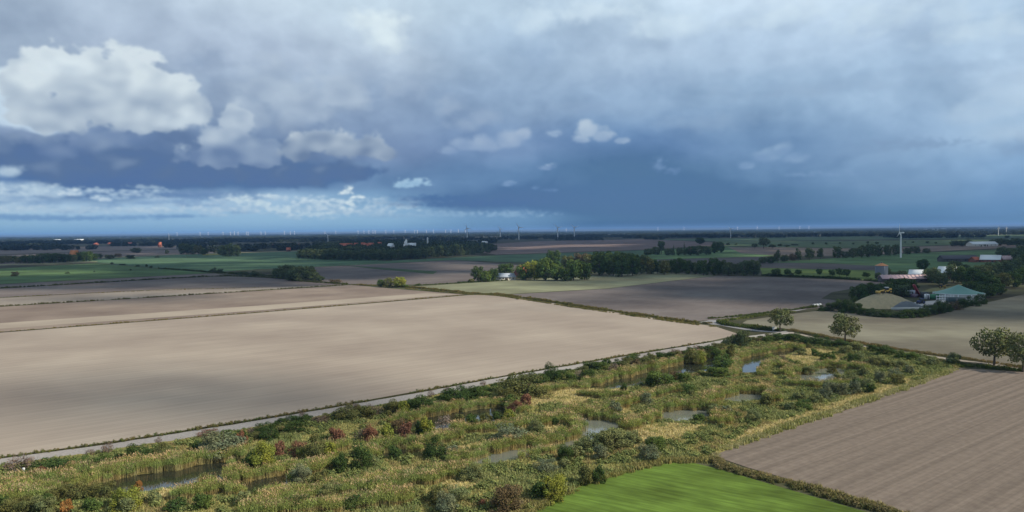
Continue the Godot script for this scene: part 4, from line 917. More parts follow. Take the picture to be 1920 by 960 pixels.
func bushes():
	rng.seed = 31
	var list := [[-83.7, -132.5, 5.42, 2.71, "rb"], [-76.2, -128.5, 6.31, 3.51, "dg"], [-77.2, -126.1, 3.44, 2.06, "rd"], [-73.2, -131.8, 4.14, 2.88, "g"], [-70.3, -132.6, 4.16, 2.44, "g"], [-73.6, -142, 2.13, 2.71, "rb"], [-76.7, -141.7, 1.74, 1.26, "rb"], [-65.7, -136.5, 5.02, 4.09, "dg"], [-67.2, -148.1, 1.31, 1.82, "rb"], [-62.5, -138.6, 3.97, 3.02, "ol"], [-68.9, -136.9, 2.43, 1.87, "dg"], [-66, -117.2, 4.16, 2.4, "ol"], [-62, -117.6, 3.37, 2.57, "ol"], [-56.5, -113.3, 4.34, 3.56, "yg"], [-58.4, -121.3, 1.33, 1.33, "or"], [-64.2, -111.8, 1.99, 1.53, "or"], [-68.1, -112.6, 3.23, 2.15, "dg"], [-71, -111.2, 3.95, 2.43, "ol"], [-73.9, -112.5, 2.46, 2, "dg"], [-68.7, -116.4, 3.34, 1.91, "ol"], [-53.3, -115.7, 2.37, 1.58, "gg"], [-61, -112.6, 2.62, 1.69, "g"], [-59.5, -152.8, 3.54, 2.08, "rd"], [-53.5, -142.9, 8.38, 4.48, "bl"], [-58, -143.8, 2.94, 1.96, "dg"], [-50.5, -145.3, 1.98, 2.67, "rd"], [-47.1, -151.1, 4.12, 3.29, "dg"], [-49.9, -151.6, 3.31, 1.86, "ol"], [-43.8, -156.2, 4.47, 2.55, "dg"], [-45.6, -168.3, 1.49, 1.72, "rb"], [-39.3, -162.5, 2.65, 2.21, "rb"], [-42.5, -132.3, 4.51, 5.05, "yg"], [-43.9, -131.7, 2.7, 3.23, "dg"], [-41.8, -139.1, 2.09, 2.47, "rd"], [-38.5, -140, 3.25, 2.39, "rd"], [-34.1, -136.3, 4.09, 5.02, "ol"], [-32.1, -136.5, 2.79, 3.16, "yg"], [-33.7, -149.1, 2.84, 2.44, "rd"], [-34.1, -125.2, 3.42, 2.31, "bl"], [-29, -129.5, 2.3, 2.47, "dg"], [-49, -123.9, 2.2, 1.44, "ol"], [-35.3, -166.4, 5.21, 3.63, "ol"], [-35.5, -173.3, 3.54, 2.36, "rb"], [-31.2, -167.7, 3.08, 2.97, "ol"], [-29.9, -169.6, 3.12, 2.54, "rb"], [-26.2, -170.9, 4.42, 3.72, "ol"], [-23.7, -169.3, 2.3, 3.46, "yg"], [-20.7, -173.2, 6.36, 4.01, "dg"], [-19.9, -188.7, 1.92, 1.8, "rb"], [-16.3, -192.9, 1.97, 1.84, "rb"], [-13.1, -183.6, 7.24, 4, "dg"], [-8, -188.1, 4.86, 3.07, "g"], [-27.1, -148.1, 3.23, 3.23, "rd"], [-29.2, -149.3, 2.44, 2.03, "rb"], [-23.9, -148.7, 2.84, 3.14, "yg"], [-21, -151.3, 2.68, 2.89, "rd"], [-23.1, -154.5, 3.37, 2.74, "br"], [-16.9, -151.9, 3.1, 3.93, "yg"], [-18.2, -152.3, 2.28, 3.11, "dg"], [-14, -156.7, 3.63, 2.56, "pk"], [-10.8, -157, 2.78, 2.99, "ol"], [-8.2, -156.8, 2.99, 3.42, "g"], [-5.6, -158, 2.8, 2.9, "ol"], [-1.2, -160.4, 2.84, 3.5, "yg"], [-3.6, -160.5, 2.62, 2.4, "dg"], [-25.7, -131.1, 3.22, 5.01, "dg"], [-28.7, -130.6, 1.96, 2.49, "dg"], [-13.7, -137.5, 4.12, 3.94, "dg"], [-20.9, -137.4, 2.81, 1.97, "dg"], [-0.9, -148.2, 6.46, 3.03, "bl"], [-23.8, -133.1, 2.18, 1.54, "gg"], [2.2, -188.8, 10.53, 5.91, "ol"], [-1.9, -183.7, 3.75, 2.75, "ol"], [6.3, -203.8, 6.09, 3.32, "dg"], [10.5, -206.4, 4.49, 5.61, "dg"], [-7.8, -200.3, 1.77, 1.91, "rb"], [-10.8, -186.5, 5.33, 3.55, "dg"], [2.7, -177.3, 2.9, 2.9, "rd"], [0.6, -173.2, 3.77, 2, "rd"], [-1, -178, 3.15, 2.18, "g"], [21.8, -167.3, 2.96, 2.62, "bl"], [8.1, -160, 2.18, 1.63, "dg"], [15.1, -206.2, 3.36, 2.8, "g"], [19.4, -207.4, 4.51, 2.82, "dg"], [17.5, -210.5, 2.86, 2.57, "pk"], [23.6, -223.1, 7.58, 3.03, "dg"], [27.9, -218.6, 3.27, 2.97, "rb"], [31.3, -220.9, 3.6, 3.6, "ol"], [34.7, -222.4, 3.02, 3.02, "br"], [38.1, -223.9, 4.26, 4.26, "ol"], [41.6, -235.5, 2.88, 3.2, "ol"], [43.1, -230.8, 2.66, 3.76, "dg"], [49.8, -241.9, 3.61, 2.79, "ol"], [53.8, -235.7, 5.44, 4.16, "ol"], [55.8, -234.7, 3.51, 3.19, "yg"], [61.5, -246.3, 7.36, 4.01, "dg"], [71.9, -264.8, 3.59, 3.59, "dk"], [74.7, -265.9, 3.61, 4.69, "dk"], [77.6, -264.4, 5.03, 6.46, "dk"], [65.5, -236.9, 2.9, 5.47, "ol"], [59.7, -222.6, 5.75, 4.54, "g"], [37.3, -198, 7.81, 4.44, "g"], [35.2, -199.4, 3.52, 3.25, "dg"], [42.2, -204.7, 3.62, 2.37, "br"], [44, -202.5, 3.85, 2.48, "g"], [26.5, -187, 2.03, 2.8, "dg"], [54.8, -210.7, 6.87, 2.58, "g"], [93.8, -277.3, 6.02, 3.2, "dg"], [97.9, -273.1, 6.3, 3.15, "dg"], [101.3, -266.4, 6.87, 3.44, "dg"], [104.3, -262.6, 5.7, 2.85, "dg"], [108.5, -259.9, 6, 2.29, "dg"], [88.4, -272.4, 4.07, 2.77, "g"], [85.9, -273.9, 4.09, 2.23, "br"], [79.9, -233.2, 2.53, 1.9, "rb"], [79, -221.5, 4.21, 2.56, "g"], [72, -181.8, 3.34, 2.84, "bl"], [75.9, -188.2, 4.1, 2.82, "bl"], [77.6, -185.7, 3.54, 3.28, "bl"], [81.2, -186.7, 3.05, 3.3, "bl"], [68.5, -177.5, 2.9, 2.05, "gg"], [110.4, -251.7, 4.78, 2.9, "gg"], [113.4, -248.2, 3.37, 2.36, "dg"], [114.6, -241.8, 5.58, 3.28, "dg"], [116.5, -235.7, 3.84, 2.4, "g"], [119.1, -233.6, 3.49, 2.06, "g"], [104.5, -246.7, 4.35, 2.34, "gg"], [100, -231.9, 3.46, 2.36, "dg"], [103.5, -234.5, 3.19, 2.23, "gg"], [93.7, -200.5, 3.27, 3, "bl"], [99.5, -204.5, 3.89, 2.64, "bl"], [106.4, -210.9, 2.58, 2.15, "bl"], [86.9, -192.7, 3.67, 2.36, "gg"], [93.7, -209.3, 3.41, 2.42, "gg"], [119.1, -222.6, 3.02, 2.27, "gg"], [104.5, -227, 5.55, 2.47, "gg"], [106, -221.6, 5.12, 2.26, "gg"], [83.1, -199.7, 3.53, 2.44, "gg"], [87.6, -202.2, 3.3, 2.2, "gg"], [109.5, -221.4, 3.91, 1.96, "gg"], [118.9, -228, 3.41, 1.7, "gg"], [87.1, -214.4, 2.91, 1.75, "ol"], [81.4, -214.7, 3.5, 1.75, "gg"], [60.2, -171, 2.56, 1.63, "gg"], [65.9, -180.4, 2.95, 1.72, "gg"], [60.3, -181.8, 3.46, 1.98, "gg"], [126.6, -225.7, 4.29, 3.68, "dk"], [-9.8, -110.5, 3.32, 2.57, "bl"], [-8.6, -115.5, 3.47, 1.89, "gg"], [-1.3, -111.3, 4.87, 4.26, "br"], [-4.6, -112, 1.22, 1.22, "rd"], [5.5, -116, 4.75, 3.8, "yg"], [3.7, -116, 2.69, 2.38, "dg"], [11.2, -122.2, 2.33, 2.67, "ol"], [13.2, -122.9, 2.01, 2.18, "dg"], [17.3, -142.4, 5.82, 4.27, "gg"], [14.3, -141.5, 4.82, 3.28, "gg"], [19.8, -143.7, 3.92, 3.53, "gg"], [10.9, -137.2, 2.81, 1.68, "gg"], [5.3, -128.6, 3.51, 1.93, "bl"], [15, -135.8, 2.59, 2.13, "bl"], [8.5, -130.5, 2.31, 1.42, "gg"], [43.4, -169.3, 3.46, 1.61, "gg"], [38.1, -161.4, 2.64, 1.43, "g"], [25.3, -144.6, 2.36, 1.38, "gg"], [-17.5, -125.8, 2.57, 1.54, "gg"], [-21.6, -119.4, 2.77, 1.63, "g"], [-27.9, -118.4, 3.23, 1.78, "gg"], [-30.9, -111.7, 3.36, 1.98, "dg"], [-39.4, -114.2, 3.12, 1.72, "gg"], [-45.2, -113.2, 2.78, 1.86, "g"], [-48.7, -112.2, 3.07, 1.53, "dg"], [-14.7, -116.8, 2.39, 1.44, "ol"], [-6.4, -125.4, 2.22, 1.37, "gg"], [-23.5, -112.6, 2.77, 1.69, "dg"]]
	# the loose line of shrubs that follows the near side of the track, and scattered ones among the reeds
	var shrub := resample(track_line, 4.3)
	for i in shrub.size():
		var q := shrub[i]
		if q.x < -62.0 or q.x > 92.0 or rng.randf() < 0.25: continue
		var off := Vector2(0.45, 0.9) * rng.randf_range(5.0, 10.0)
		var h := rng.randf_range(1.3, 2.7)
		list.append([q.x + off.x, q.y + off.y, h * rng.randf_range(1.2, 1.9), h, ["dg", "dg", "dg", "g", "ol", "ol", "rb"][rng.randi() % 7]])
	var tries := 0
	var added := 0
	while added < 34 and tries < 2000:
		tries += 1
		var q := Vector2(rng.randf_range(-90, 110), rng.randf_range(-260, -108))
		if not Geometry2D.is_point_in_polygon(q, wet) or signed_pond(q) > -2.5 or near_line(q, track_line) < 14.0: continue
		var h := rng.randf_range(1.4, 2.6)
		list.append([q.x, q.y, h * rng.randf_range(1.1, 1.6), h, ["dg", "gg", "gg", "bl", "ol", "g"][rng.randi() % 6]])
		added += 1
	for a in list:
		var by_track := near_line(Vector2(a[0], a[1]), track_line) < 15.0
		a[2] *= 1.12; a[3] *= 0.95 if by_track else lerpf(1.35, 1.0, smoothstep(1.8, 4.2, a[3]))
		var tone: String = a[4]
		var p := Vector2(a[0], a[1])
		var where := "in the marsh"
		if near_line(p, track_line) < 9.0: where = "beside the gravel track"
		elif p.x > 75.0: where = "near the sandy path"
		elif signed_pond(p) > -7.0: where = "close to a marsh pond"
		elif p.y > -128.0: where = "among reeds near the green meadow"
		var shape := "thin" if tone in ["rb", "pk"] else "bush"
		var size := "small" if a[3] < 2.2 else "large" if a[3] > 4.0 else "rounded"
		plant({"bl": "willow_bush", "gg": "willow_bush", "rd": "autumn_bush", "or": "autumn_bush"}.get(tone, "bush"), "bush", a, shape, tone, "%s %s bush %s, beside %s one" % [size, TONES[tone][1], where, with_article(TONES[nearest_other(list, a)][1])], "%s bushes" % TONES[tone][1])

func with_article(s: String) -> String:
	return ("an " if s[0] in "aeiou" else "a ") + s

func nearest_other(list: Array, a: Array) -> String:
	var best := 1e9
	var tone := "g"
	for b in list:
		var d: float = Vector2(a[0] - b[0], a[1] - b[1]).length()
		if b[4] != a[4] and d < best:
			best = d; tone = b[4]
	return tone

func grove(list: Array, label: String, group: String, called := "tree", cat := "tree", usual := "full"):
	var mean := 0.0
	var most := 0.0
	for a in list:
		mean += a[3] / list.size(); most = maxf(most, a[3])
	for a in list:
		var lead: String = "" if list.size() == 1 else "tallest " if a[3] == most else "taller " if a[3] > mean * 1.1 else "low " if a[3] < mean * 0.85 else "mid-height "
		var shape: String = a[5] if a.size() > 5 else usual
		var tone: String = a[4]
		plant(called, cat, a, shape, tone, lead + (label % TONES[tone][1] if "%s" in label else label), group)

func trees():
	rng.seed = 57
	grove([[102.5, -301.5, 9, 9.41, "tr"]], "roadside tree standing by the lane corner", "roadside trees", "tree", "tree", "round")
	grove([[114.4, -270.6, 10.28, 10.28, "tr"]], "lone roadside tree with slender trunk by the sprouting field", "roadside trees", "tree", "tree", "round")
	grove([[137.3, -224.1, 10.96, 10.96, "tr"]], "broad roadside tree at the end of the marsh path", "roadside trees", "tree", "tree", "round")
	grove([[138.4, -213.1, 9.27, 11, "tr"]], "broad roadside tree next to its twin, beside the path", "roadside trees", "tree", "tree", "round")
	grove([[10.5, -630.8, 16.22, 13.66, "g"], [17.7, -629.6, 14.49, 16.19, "yg"], [25.9, -621.6, 15.98, 18.51, "g"], [35.5, -620, 15.11, 14.27, "g"], [41.3, -612.6, 14.1, 10.78, "dg"], [48.3, -617.9, 15.05, 17.56, "g"], [57.1, -623.1, 14.34, 15.18, "dg"], [39.7, -765.4, 16.57, 21.75, "dg"], [56, -782.6, 18, 14.82, "ol"], [68.1, -769.7, 18.75, 17.7, "br"], [76.8, -757.9, 17.43, 17.43, "ol"], [75.1, -678.3, 17.44, 21.11, "dg"], [86.7, -676.2, 19.22, 21.05, "g"], [92.1, -775.1, 16.78, 18.88, "dg"], [91.8, -659.8, 16.97, 20.54, "dg"], [102.8, -673.3, 16.4, 20.05, "dg"], [113.8, -695.8, 15.06, 18.83, "dk"], [118.8, -694.8, 13.16, 15.98, "ol"], [110.6, -751.1, 15.24, 18.29, "dk"], [23.7, -679.6, 13.79, 15.63, "dg"]], "%s broad-crowned tree of the copse beside the red-roofed house", "trees of the copse")
	grove([[-26.5, -617, 10.86, 12.53, "dg"], [-20, -609.7, 8.25, 9.08, "g"], [-15.1, -628.3, 9.35, 10.2, "dg"], [-6.3, -692.9, 16.88, 11.25, "dg"], [-31.3, -605.2, 4.1, 3.28, "ol"]], "%s tree next to the long white barn", "trees beside the white barn")
	grove([[123.9, -702.4, 12.36, 13.31, "dg"], [129.4, -701.4, 12.34, 12.34, "dg"], [132.2, -684, 11.11, 12.96, "ol"], [141.3, -699.1, 11.35, 13.24, "dg"], [145.9, -689.8, 11.2, 14.93, "dg"], [153.5, -688.4, 12.11, 13.04, "dg"], [160.7, -687, 10.23, 11.16, "dk"], [162.7, -670.4, 13.61, 13.61, "dg"], [170.9, -668.9, 12.67, 15.39, "dg"], [179.4, -675.3, 10.97, 12.79, "dg"], [180.9, -659.2, 12.49, 11.6, "dk"], [192, -673, 9.11, 10.02, "dk"], [193.6, -656.9, 12.45, 13.34, "dk"], [200.8, -655.6, 13.31, 14.2, "dk"]], "%s tree of the long row running on from the copse", "trees of the long row")
	grove([[274.9, -865.3, 10.53, 8.19, "dk"], [287.3, -876.1, 11.85, 8.3, "dg"], [302.8, -901.2, 9.14, 14.63, "dk", "tall"], [315.4, -913.1, 9.88, 8.64, "dk"], [334.2, -939.8, 10.17, 8.9, "br"], [340.6, -938.1, 9.52, 15.23, "dk", "tall"], [358.4, -949.9, 14.13, 16.7, "dk", "tall"], [382.2, -978.1, 9.92, 15.21, "dk", "tall"], [414.8, -1005.8, 13.6, 16.32, "dk"], [423.9, -1003.2, 10.85, 9.5, "dk"], [432.9, -1000.5, 12.18, 13.53, "dk"], [449.5, -1015, 13.73, 16.47, "dk"], [466.6, -1029.9, 13.93, 18.11, "dk"], [484.7, -1045.1, 15.55, 16.96, "dk"], [505.3, -1060.2, 11.47, 15.77, "dk"], [524, -1076.4, 11.65, 16.01, "dk"], [557.4, -1112.5, 12.04, 9.78, "dk"], [589.1, -1152.5, 14.03, 10.91, "dk"], [602.9, -1147.6, 11.64, 7.76, "dk"]], "%s tree in the hedgerow behind the side-on turbine pasture", "hedgerow trees")
	grove([[211, -646.2, 3.94, 3.06, "dk"], [216, -645.3, 8.73, 6.55, "dg"], [224.6, -643.8, 6.53, 6.1, "dg"], [225.4, -636.3, 4.74, 3.44, "dk"], [235.8, -649.3, 6.15, 5.27, "dg"], [249.1, -639.5, 5.63, 6.49, "dg"], [256, -630.9, 6.4, 5.98, "dg"], [261.6, -629.9, 6.39, 7.25, "dg"], [263.9, -622.4, 7.16, 6.74, "dg"], [272.6, -607.1, 6.16, 4.93, "dg"]], "small round tree in the row along the light green pasture", "small trees along the pasture", "tree", "tree", "round")
	grove([[203.5, -1180.4, 15.96, 11.17, "dk"], [218.4, -1200.8, 17.86, 12.99, "dk"], [231.5, -1222.8, 14.05, 20.67, "dk", "tall"], [232.7, -1170.9, 15.83, 11.08, "dk"], [244.2, -1192.3, 7.25, 15.31, "dk", "cone"], [247.5, -1166.1, 12.61, 12.61, "dk"], [259.3, -1187.3, 7.22, 18.46, "dk", "cone"], [263, -1161.1, 17.27, 14.13, "dg"], [273.9, -1157.5, 17.22, 15.65, "dk"], [290.4, -1177, 17.51, 14.32, "dk"], [321.3, -1247.3, 15.18, 18.55, "dg"], [336.1, -1271.4, 12.03, 18.91, "dg"], [467.3, -1963.5, 23.88, 18.58, "dg"]], "%s tree of the shaded copse behind the green meadow", "trees of the shaded copse")
	grove([[479.5, -1502.5, 22.34, 22.34, "dk"], [464.3, -1509.3, 13.26, 10.2, "dk"], [493.6, -1496.2, 16.18, 8.09, "dk"], [547.3, -1612.5, 10.9, 6.54, "dk"], [559.4, -1606.6, 15.2, 4.34, "dk"], [606, -1691.3, 16, 4.57, "dk"], [676.7, -1774.8, 7.2, 6, "dk"], [701.2, -1761.1, 7.14, 5.95, "dk"], [748.4, -1800.2, 6.08, 4.87, "dk"], [750.1, -1733.7, 5.86, 4.69, "dk"], [823.2, -1825.7, 7.4, 6.17, "dk"], [791.1, -1710.8, 9.25, 6.94, "dk"], [917.2, -1841.1, 6.22, 4.98, "dk"], [931.4, -1832.2, 6.19, 4.95, "dk"], [928, -1762.3, 8.34, 5.96, "dk"], [942.4, -1753.7, 5.93, 3.56, "dk"], [511.6, -1801.7, 7.31, 4.87, "dk"], [481, -1756.6, 9.5, 7.12, "dk"]], "distant dark tree dotted over the far pasture", "trees dotted over the far pasture", "tree", "tree", "round")
	grove([[-205.1, -688.4, 11.18, 9.32, "dk"], [-195.5, -679.3, 15.63, 12.87, "dk"], [-183, -655.6, 13.31, 8.87, "dk"], [-175.5, -647.5, 19.28, 13.15, "dk"], [-171, -660.7, 13.41, 12.52, "dk"], [-161.8, -645.3, 10.48, 7.86, "dk"], [-157.2, -644.6, 7.85, 4.36, "dk"]], "tree of the dark thicket standing alone in the fields", "trees of the dark thicket")
	grove([[-94.9, -568.9, 6.16, 5.78, "dg"], [-88.6, -562.7, 8.38, 7.24, "ol"], [-80.8, -561.5, 10.64, 7.98, "yg"], [-75.8, -560.8, 4.56, 2.28, "g"]], "%s bushy tree of the sunlit clump at the field corner", "sunlit clump at the field corner")
	grove([[-304.4, -803.1, 7.61, 5.43, "dk"], [-292.8, -790.9, 6.42, 4.81, "dk"], [-258.5, -756.1, 11.25, 3.58, "dk"], [-239.9, -735, 9.95, 4.97, "dk"], [-228.6, -724.5, 4.41, 2.45, "dk"], [-138.6, -615.7, 10.83, 3.33, "br"], [-485.8, -770.3, 6.77, 5.21, "br"], [-458.5, -812.5, 4.4, 2.2, "dk"], [-445.6, -841, 1.71, 1.71, "dk"], [-420.6, -869.4, 2.35, 1.76, "dk"], [-446.8, -964.3, 3.91, 3.26, "dk"], [-459.2, -967.1, 5.23, 2.62, "dk"], [-427.1, -932.6, 3.78, 2.52, "dk"], [-504.6, -1022.1, 9.68, 2.07, "dk"], [-539, -1062.7, 5.03, 2.87, "dk"], [-621.2, -1285.2, 14.77, 6.95, "dg"], [-798, -1682.3, 5.68, 5.68, "dk"], [-685.5, -1567.7, 7.42, 9.54, "dk"], [-598, -1328.3, 7.18, 3.59, "dk"]], "dark bush in the hedge line across the green pasture", "bushes in the pasture hedge", "bush", "bush", "bush")
	grove([[-724.4, -1125.4, 19.78, 12.17, "ol"], [-725.6, -1144, 18.56, 10.83, "dg"], [-697.5, -1118.8, 16.64, 10.59, "ol"], [-685, -1115.7, 18.1, 12.82, "dg"], [-672.6, -1112.6, 16.55, 12.04, "dg"], [-660.3, -1109.6, 19.51, 15, "dg"], [-659.4, -1127.4, 18.29, 15.25, "dg"], [-658.6, -1145.9, 18.59, 13.94, "dg"], [-645.9, -1142.7, 17, 13.13, "dg"], [-647.6, -1162.3, 12.57, 11.79, "dk"], [-647.4, -1182.2, 14.39, 14.39, "dg"], [-636.2, -1179.2, 19.13, 15.94, "g"], [-650, -1224.8, 16.56, 11.59, "g"], [-699, -1332.6, 14.41, 8.11, "dg"], [-660.9, -1296.7, 19.28, 7.01, "ol"], [-689.7, -1382.5, 13.08, 6.54, "br"]], "%s tree of the wood round the orange-roofed farmhouse", "trees round the orange-roofed farmhouse")
	grove([[-629.4, -1514.2, 22.52, 22.52, "dk"], [-613.9, -1509, 24.48, 20.4, "dk"], [-597.4, -1503.4, 20.32, 18.29, "ol"], [-569, -1461.6, 13.83, 11.86, "dg"], [-494.5, -1349.8, 18.25, 20.07, "dk"], [-482.2, -1346, 20.02, 23.66, "dk"], [-468.9, -1341.8, 18.14, 21.77, "dk"], [-802.2, -1683.8, 22.76, 11.38, "dk"]], "%s tree standing out before the far left wood", "trees before the far wood")
	# front row of the wood round the church
	var edge := []
	var list := [[-325.8, -1223.1, 18.19, 13.23, "dk"], [-308.7, -1195.3, 17.78, 16.16, "dk"], [-292.4, -1168.7, 17.38, 15.8, "dk"], [-282.2, -1165.8, 17.34, 15.76, "dk"], [-266.8, -1140.5, 16.96, 16.96, "dk"], [-257, -1137.8, 18.46, 16.92, "dk"], [-242.5, -1113.7, 16.57, 16.57, "dk"], [-232.9, -1111.1, 16.53, 15.02, "dk"], [-223.4, -1108.5, 16.49, 14.99, "dk"], [-213.9, -1105.9, 16.45, 14.95, "dk"], [-204.4, -1103.3, 16.41, 16.41, "dk"], [-195, -1100.8, 16.37, 16.37, "dk"], [-185.7, -1098.2, 16.34, 14.85, "dk"], [-176.4, -1095.7, 16.3, 14.82, "dk"], [-167.1, -1093.1, 16.26, 16.26, "dk"], [-160.8, -1111.1, 16.53, 15.02, "dk"], [-154.3, -1129.7, 16.8, 15.28, "dk"], [-147.6, -1148.9, 17.09, 15.54, "dk"], [-138, -1146.1, 15.5, 15.5, "dk"], [-130.9, -1165.9, 15.76, 15.76, "dk"], [-123.5, -1186.4, 16.04, 17.65, "dk", "tall"], [-117.6, -1208.1, 13.07, 17.97, "dk", "cone"], [-109.2, -1205.5, 13.04, 17.93, "dk", "tall"], [-102.9, -1228, 13.28, 18.26, "dk", "cone"], [-96.4, -1251.2, 13.53, 18.61, "dk", "cone"], [-87.8, -1248.5, 13.5, 18.57, "dk", "tall"], [-80.9, -1272.6, 13.76, 18.93, "dk", "cone"], [-73.7, -1297.6, 14.03, 19.3, "dk", "cone"], [-66.2, -1323.6, 14.32, 19.68, "dk", "cone"], [-59.3, -1351, 12.79, 18.26, "dk", "tall"], [-52.2, -1379.5, 13.06, 18.65, "dk", "cone"], [-44.7, -1409.3, 13.34, 17.15, "dk", "cone"], [-38.8, -1476.8, 11.98, 15.97, "dk", "tall"], [-33.4, -1551.4, 12.58, 12.58, "dk"]]
	grove(list, "very dark tree at the edge of the wood round the white church", "edge trees of the church wood")
	# farmyard trees
	grove([[148.3, -374.8, 6.1, 3.05, "dg"], [152, -374.4, 6.6, 4.57, "dk"], [154.9, -371.6, 7.05, 6.55, "dg"], [156.8, -366.6, 7.45, 7.45, "dg"], [158.1, -361.8, 6.38, 5.39, "dg"], [158.5, -354.9, 6.25, 3.85, "dg"], [160.8, -352.5, 5.73, 3.82, "dg"], [162, -348, 6.13, 3.77, "dk"], [164.2, -345.7, 6.09, 3.51, "dg"], [167.3, -345.4, 6.09, 3.51, "dk"], [169.5, -343.1, 6.05, 3.49, "dg"], [172.6, -342.8, 6.04, 4.18, "dg"], [176.7, -344.5, 6.07, 4.2, "dg"], [183.1, -350.4, 6.17, 5.22, "dg"], [189.6, -356.4, 6.28, 4.83, "dg"], [195.2, -360.5, 6.84, 6.35, "dg"], [202.1, -366.9, 6.46, 4.97, "dg"], [209.8, -373.5, 6.58, 4.56, "br"], [219.2, -382.8, 6.74, 4.67, "dg"], [227.5, -390, 6.87, 5.28, "dg"], [237.8, -400.1, 7.05, 5.96, "dg"]], "%s tall bush of the hedge in front of the farmyard", "hedge in front of the farmyard", "bush", "bush", "bush")
	grove([[183.9, -418.2, 10.2, 9.07, "dg"], [194.8, -429.8, 11.65, 9.9, "dg"], [210.9, -448.6, 10.94, 7.9, "dg"], [224.3, -461.8, 13.76, 10.01, "dg"], [234.4, -468.3, 12.69, 9.51, "dg"], [220.9, -447.4, 12.12, 7.27, "dk"], [207.7, -463.9, 9.43, 6.28, "dk"], [288.5, -611.2, 8.27, 9.1, "dk"], [290.9, -604, 8.18, 5.72, "dk"], [300.7, -609.1, 9.89, 5.77, "dk"], [275.4, -593.5, 5.62, 5.62, "dk"]], "%s farmyard tree between silo and silage heap", "trees between silo and silage heap")
	grove([[377.9, -725.8, 12.77, 9.82, "dg"], [296.1, -554, 11.25, 11.25, "dk"], [284.2, -523.9, 9.93, 9.22, "dk"], [298.2, -565.2, 9.18, 9.18, "dk"], [309.2, -552, 12.7, 13.45, "dk"], [309.6, -540.9, 11.72, 12.45, "dg"], [304.8, -520.9, 11.99, 12.69, "dg"], [305.9, -510.9, 11.07, 11.07, "dg"], [419.6, -747.6, 12.14, 7.08, "dk"], [412.1, -718.6, 9.72, 4.86, "dk"], [353.2, -593.4, 13.66, 10.44, "dk"], [361.2, -592, 13.62, 12.82, "dk"], [376, -602.9, 13.87, 13.87, "dk"], [391.3, -614.1, 14.13, 14.13, "dk"], [292.9, -481.1, 11.73, 9.77, "dg"], [311.6, -500.6, 11.53, 10.17, "ol"], [323.3, -508.4, 11.7, 10.33, "dg"], [340.7, -525.7, 11.39, 12.1, "dg"], [262.1, -435.2, 10.61, 7.67, "dg"], [280, -454.7, 9.24, 6.77, "dg"], [269.8, -463.7, 10.68, 7.54, "dg"], [412.7, -632.3, 17.12, 17.12, "dk"], [539.1, -841, 13.65, 13.65, "dk"], [574.6, -923.7, 17.49, 14.99, "dk"], [601.3, -951.1, 16.72, 12.86, "dk"], [634.1, -978.9, 18.53, 15.89, "dk"], [344.7, -575.7, 10.91, 11.69, "dk"]], "%s tree of the farm wood behind the biogas tank", "trees of the farm wood")
	grove([[849, -1513.1, 16.36, 12.27, "dk"], [858.5, -1508.3, 16.31, 12.23, "dk"], [890.6, -1542.7, 14.6, 12.51, "dk"], [897, -1539.4, 10.4, 10.4, "dk"], [928.6, -1522.9, 18.53, 13.38, "dk"], [939.5, -1517.2, 18.46, 15.38, "dk"], [950.3, -1511.6, 18.39, 13.28, "dk"], [961.8, -1505.6, 20.35, 16.28, "dk"], [971.7, -1500.4, 18.25, 14.2, "dk"], [888.3, -1493.3, 3.03, 3.03, "dk"], [893.7, -1490.5, 3.02, 4.03, "dk"], [1538.2, -2452.4, 16.57, 8.29, "dk"]], "dark tree beside the distant white shed", "trees beside the distant white shed")
	grove([[2.8, -454.2, 1.54, 1.23, "ol"], [10.3, -460.4, 2.18, 1.56, "ol"], [30.2, -417.2, 2.54, 1.7, "dg"], [28.2, -420.4, 2.28, 1.14, "ol"], [-33, -605.5, 3.69, 2.46, "dg"], [-40.7, -597.6, 2.43, 1.62, "dg"], [-49.2, -592.9, 2.01, 1.2, "dg"]], "small dark bush on the overgrown field bank", "bushes on the field bank", "bush", "bush", "bush")

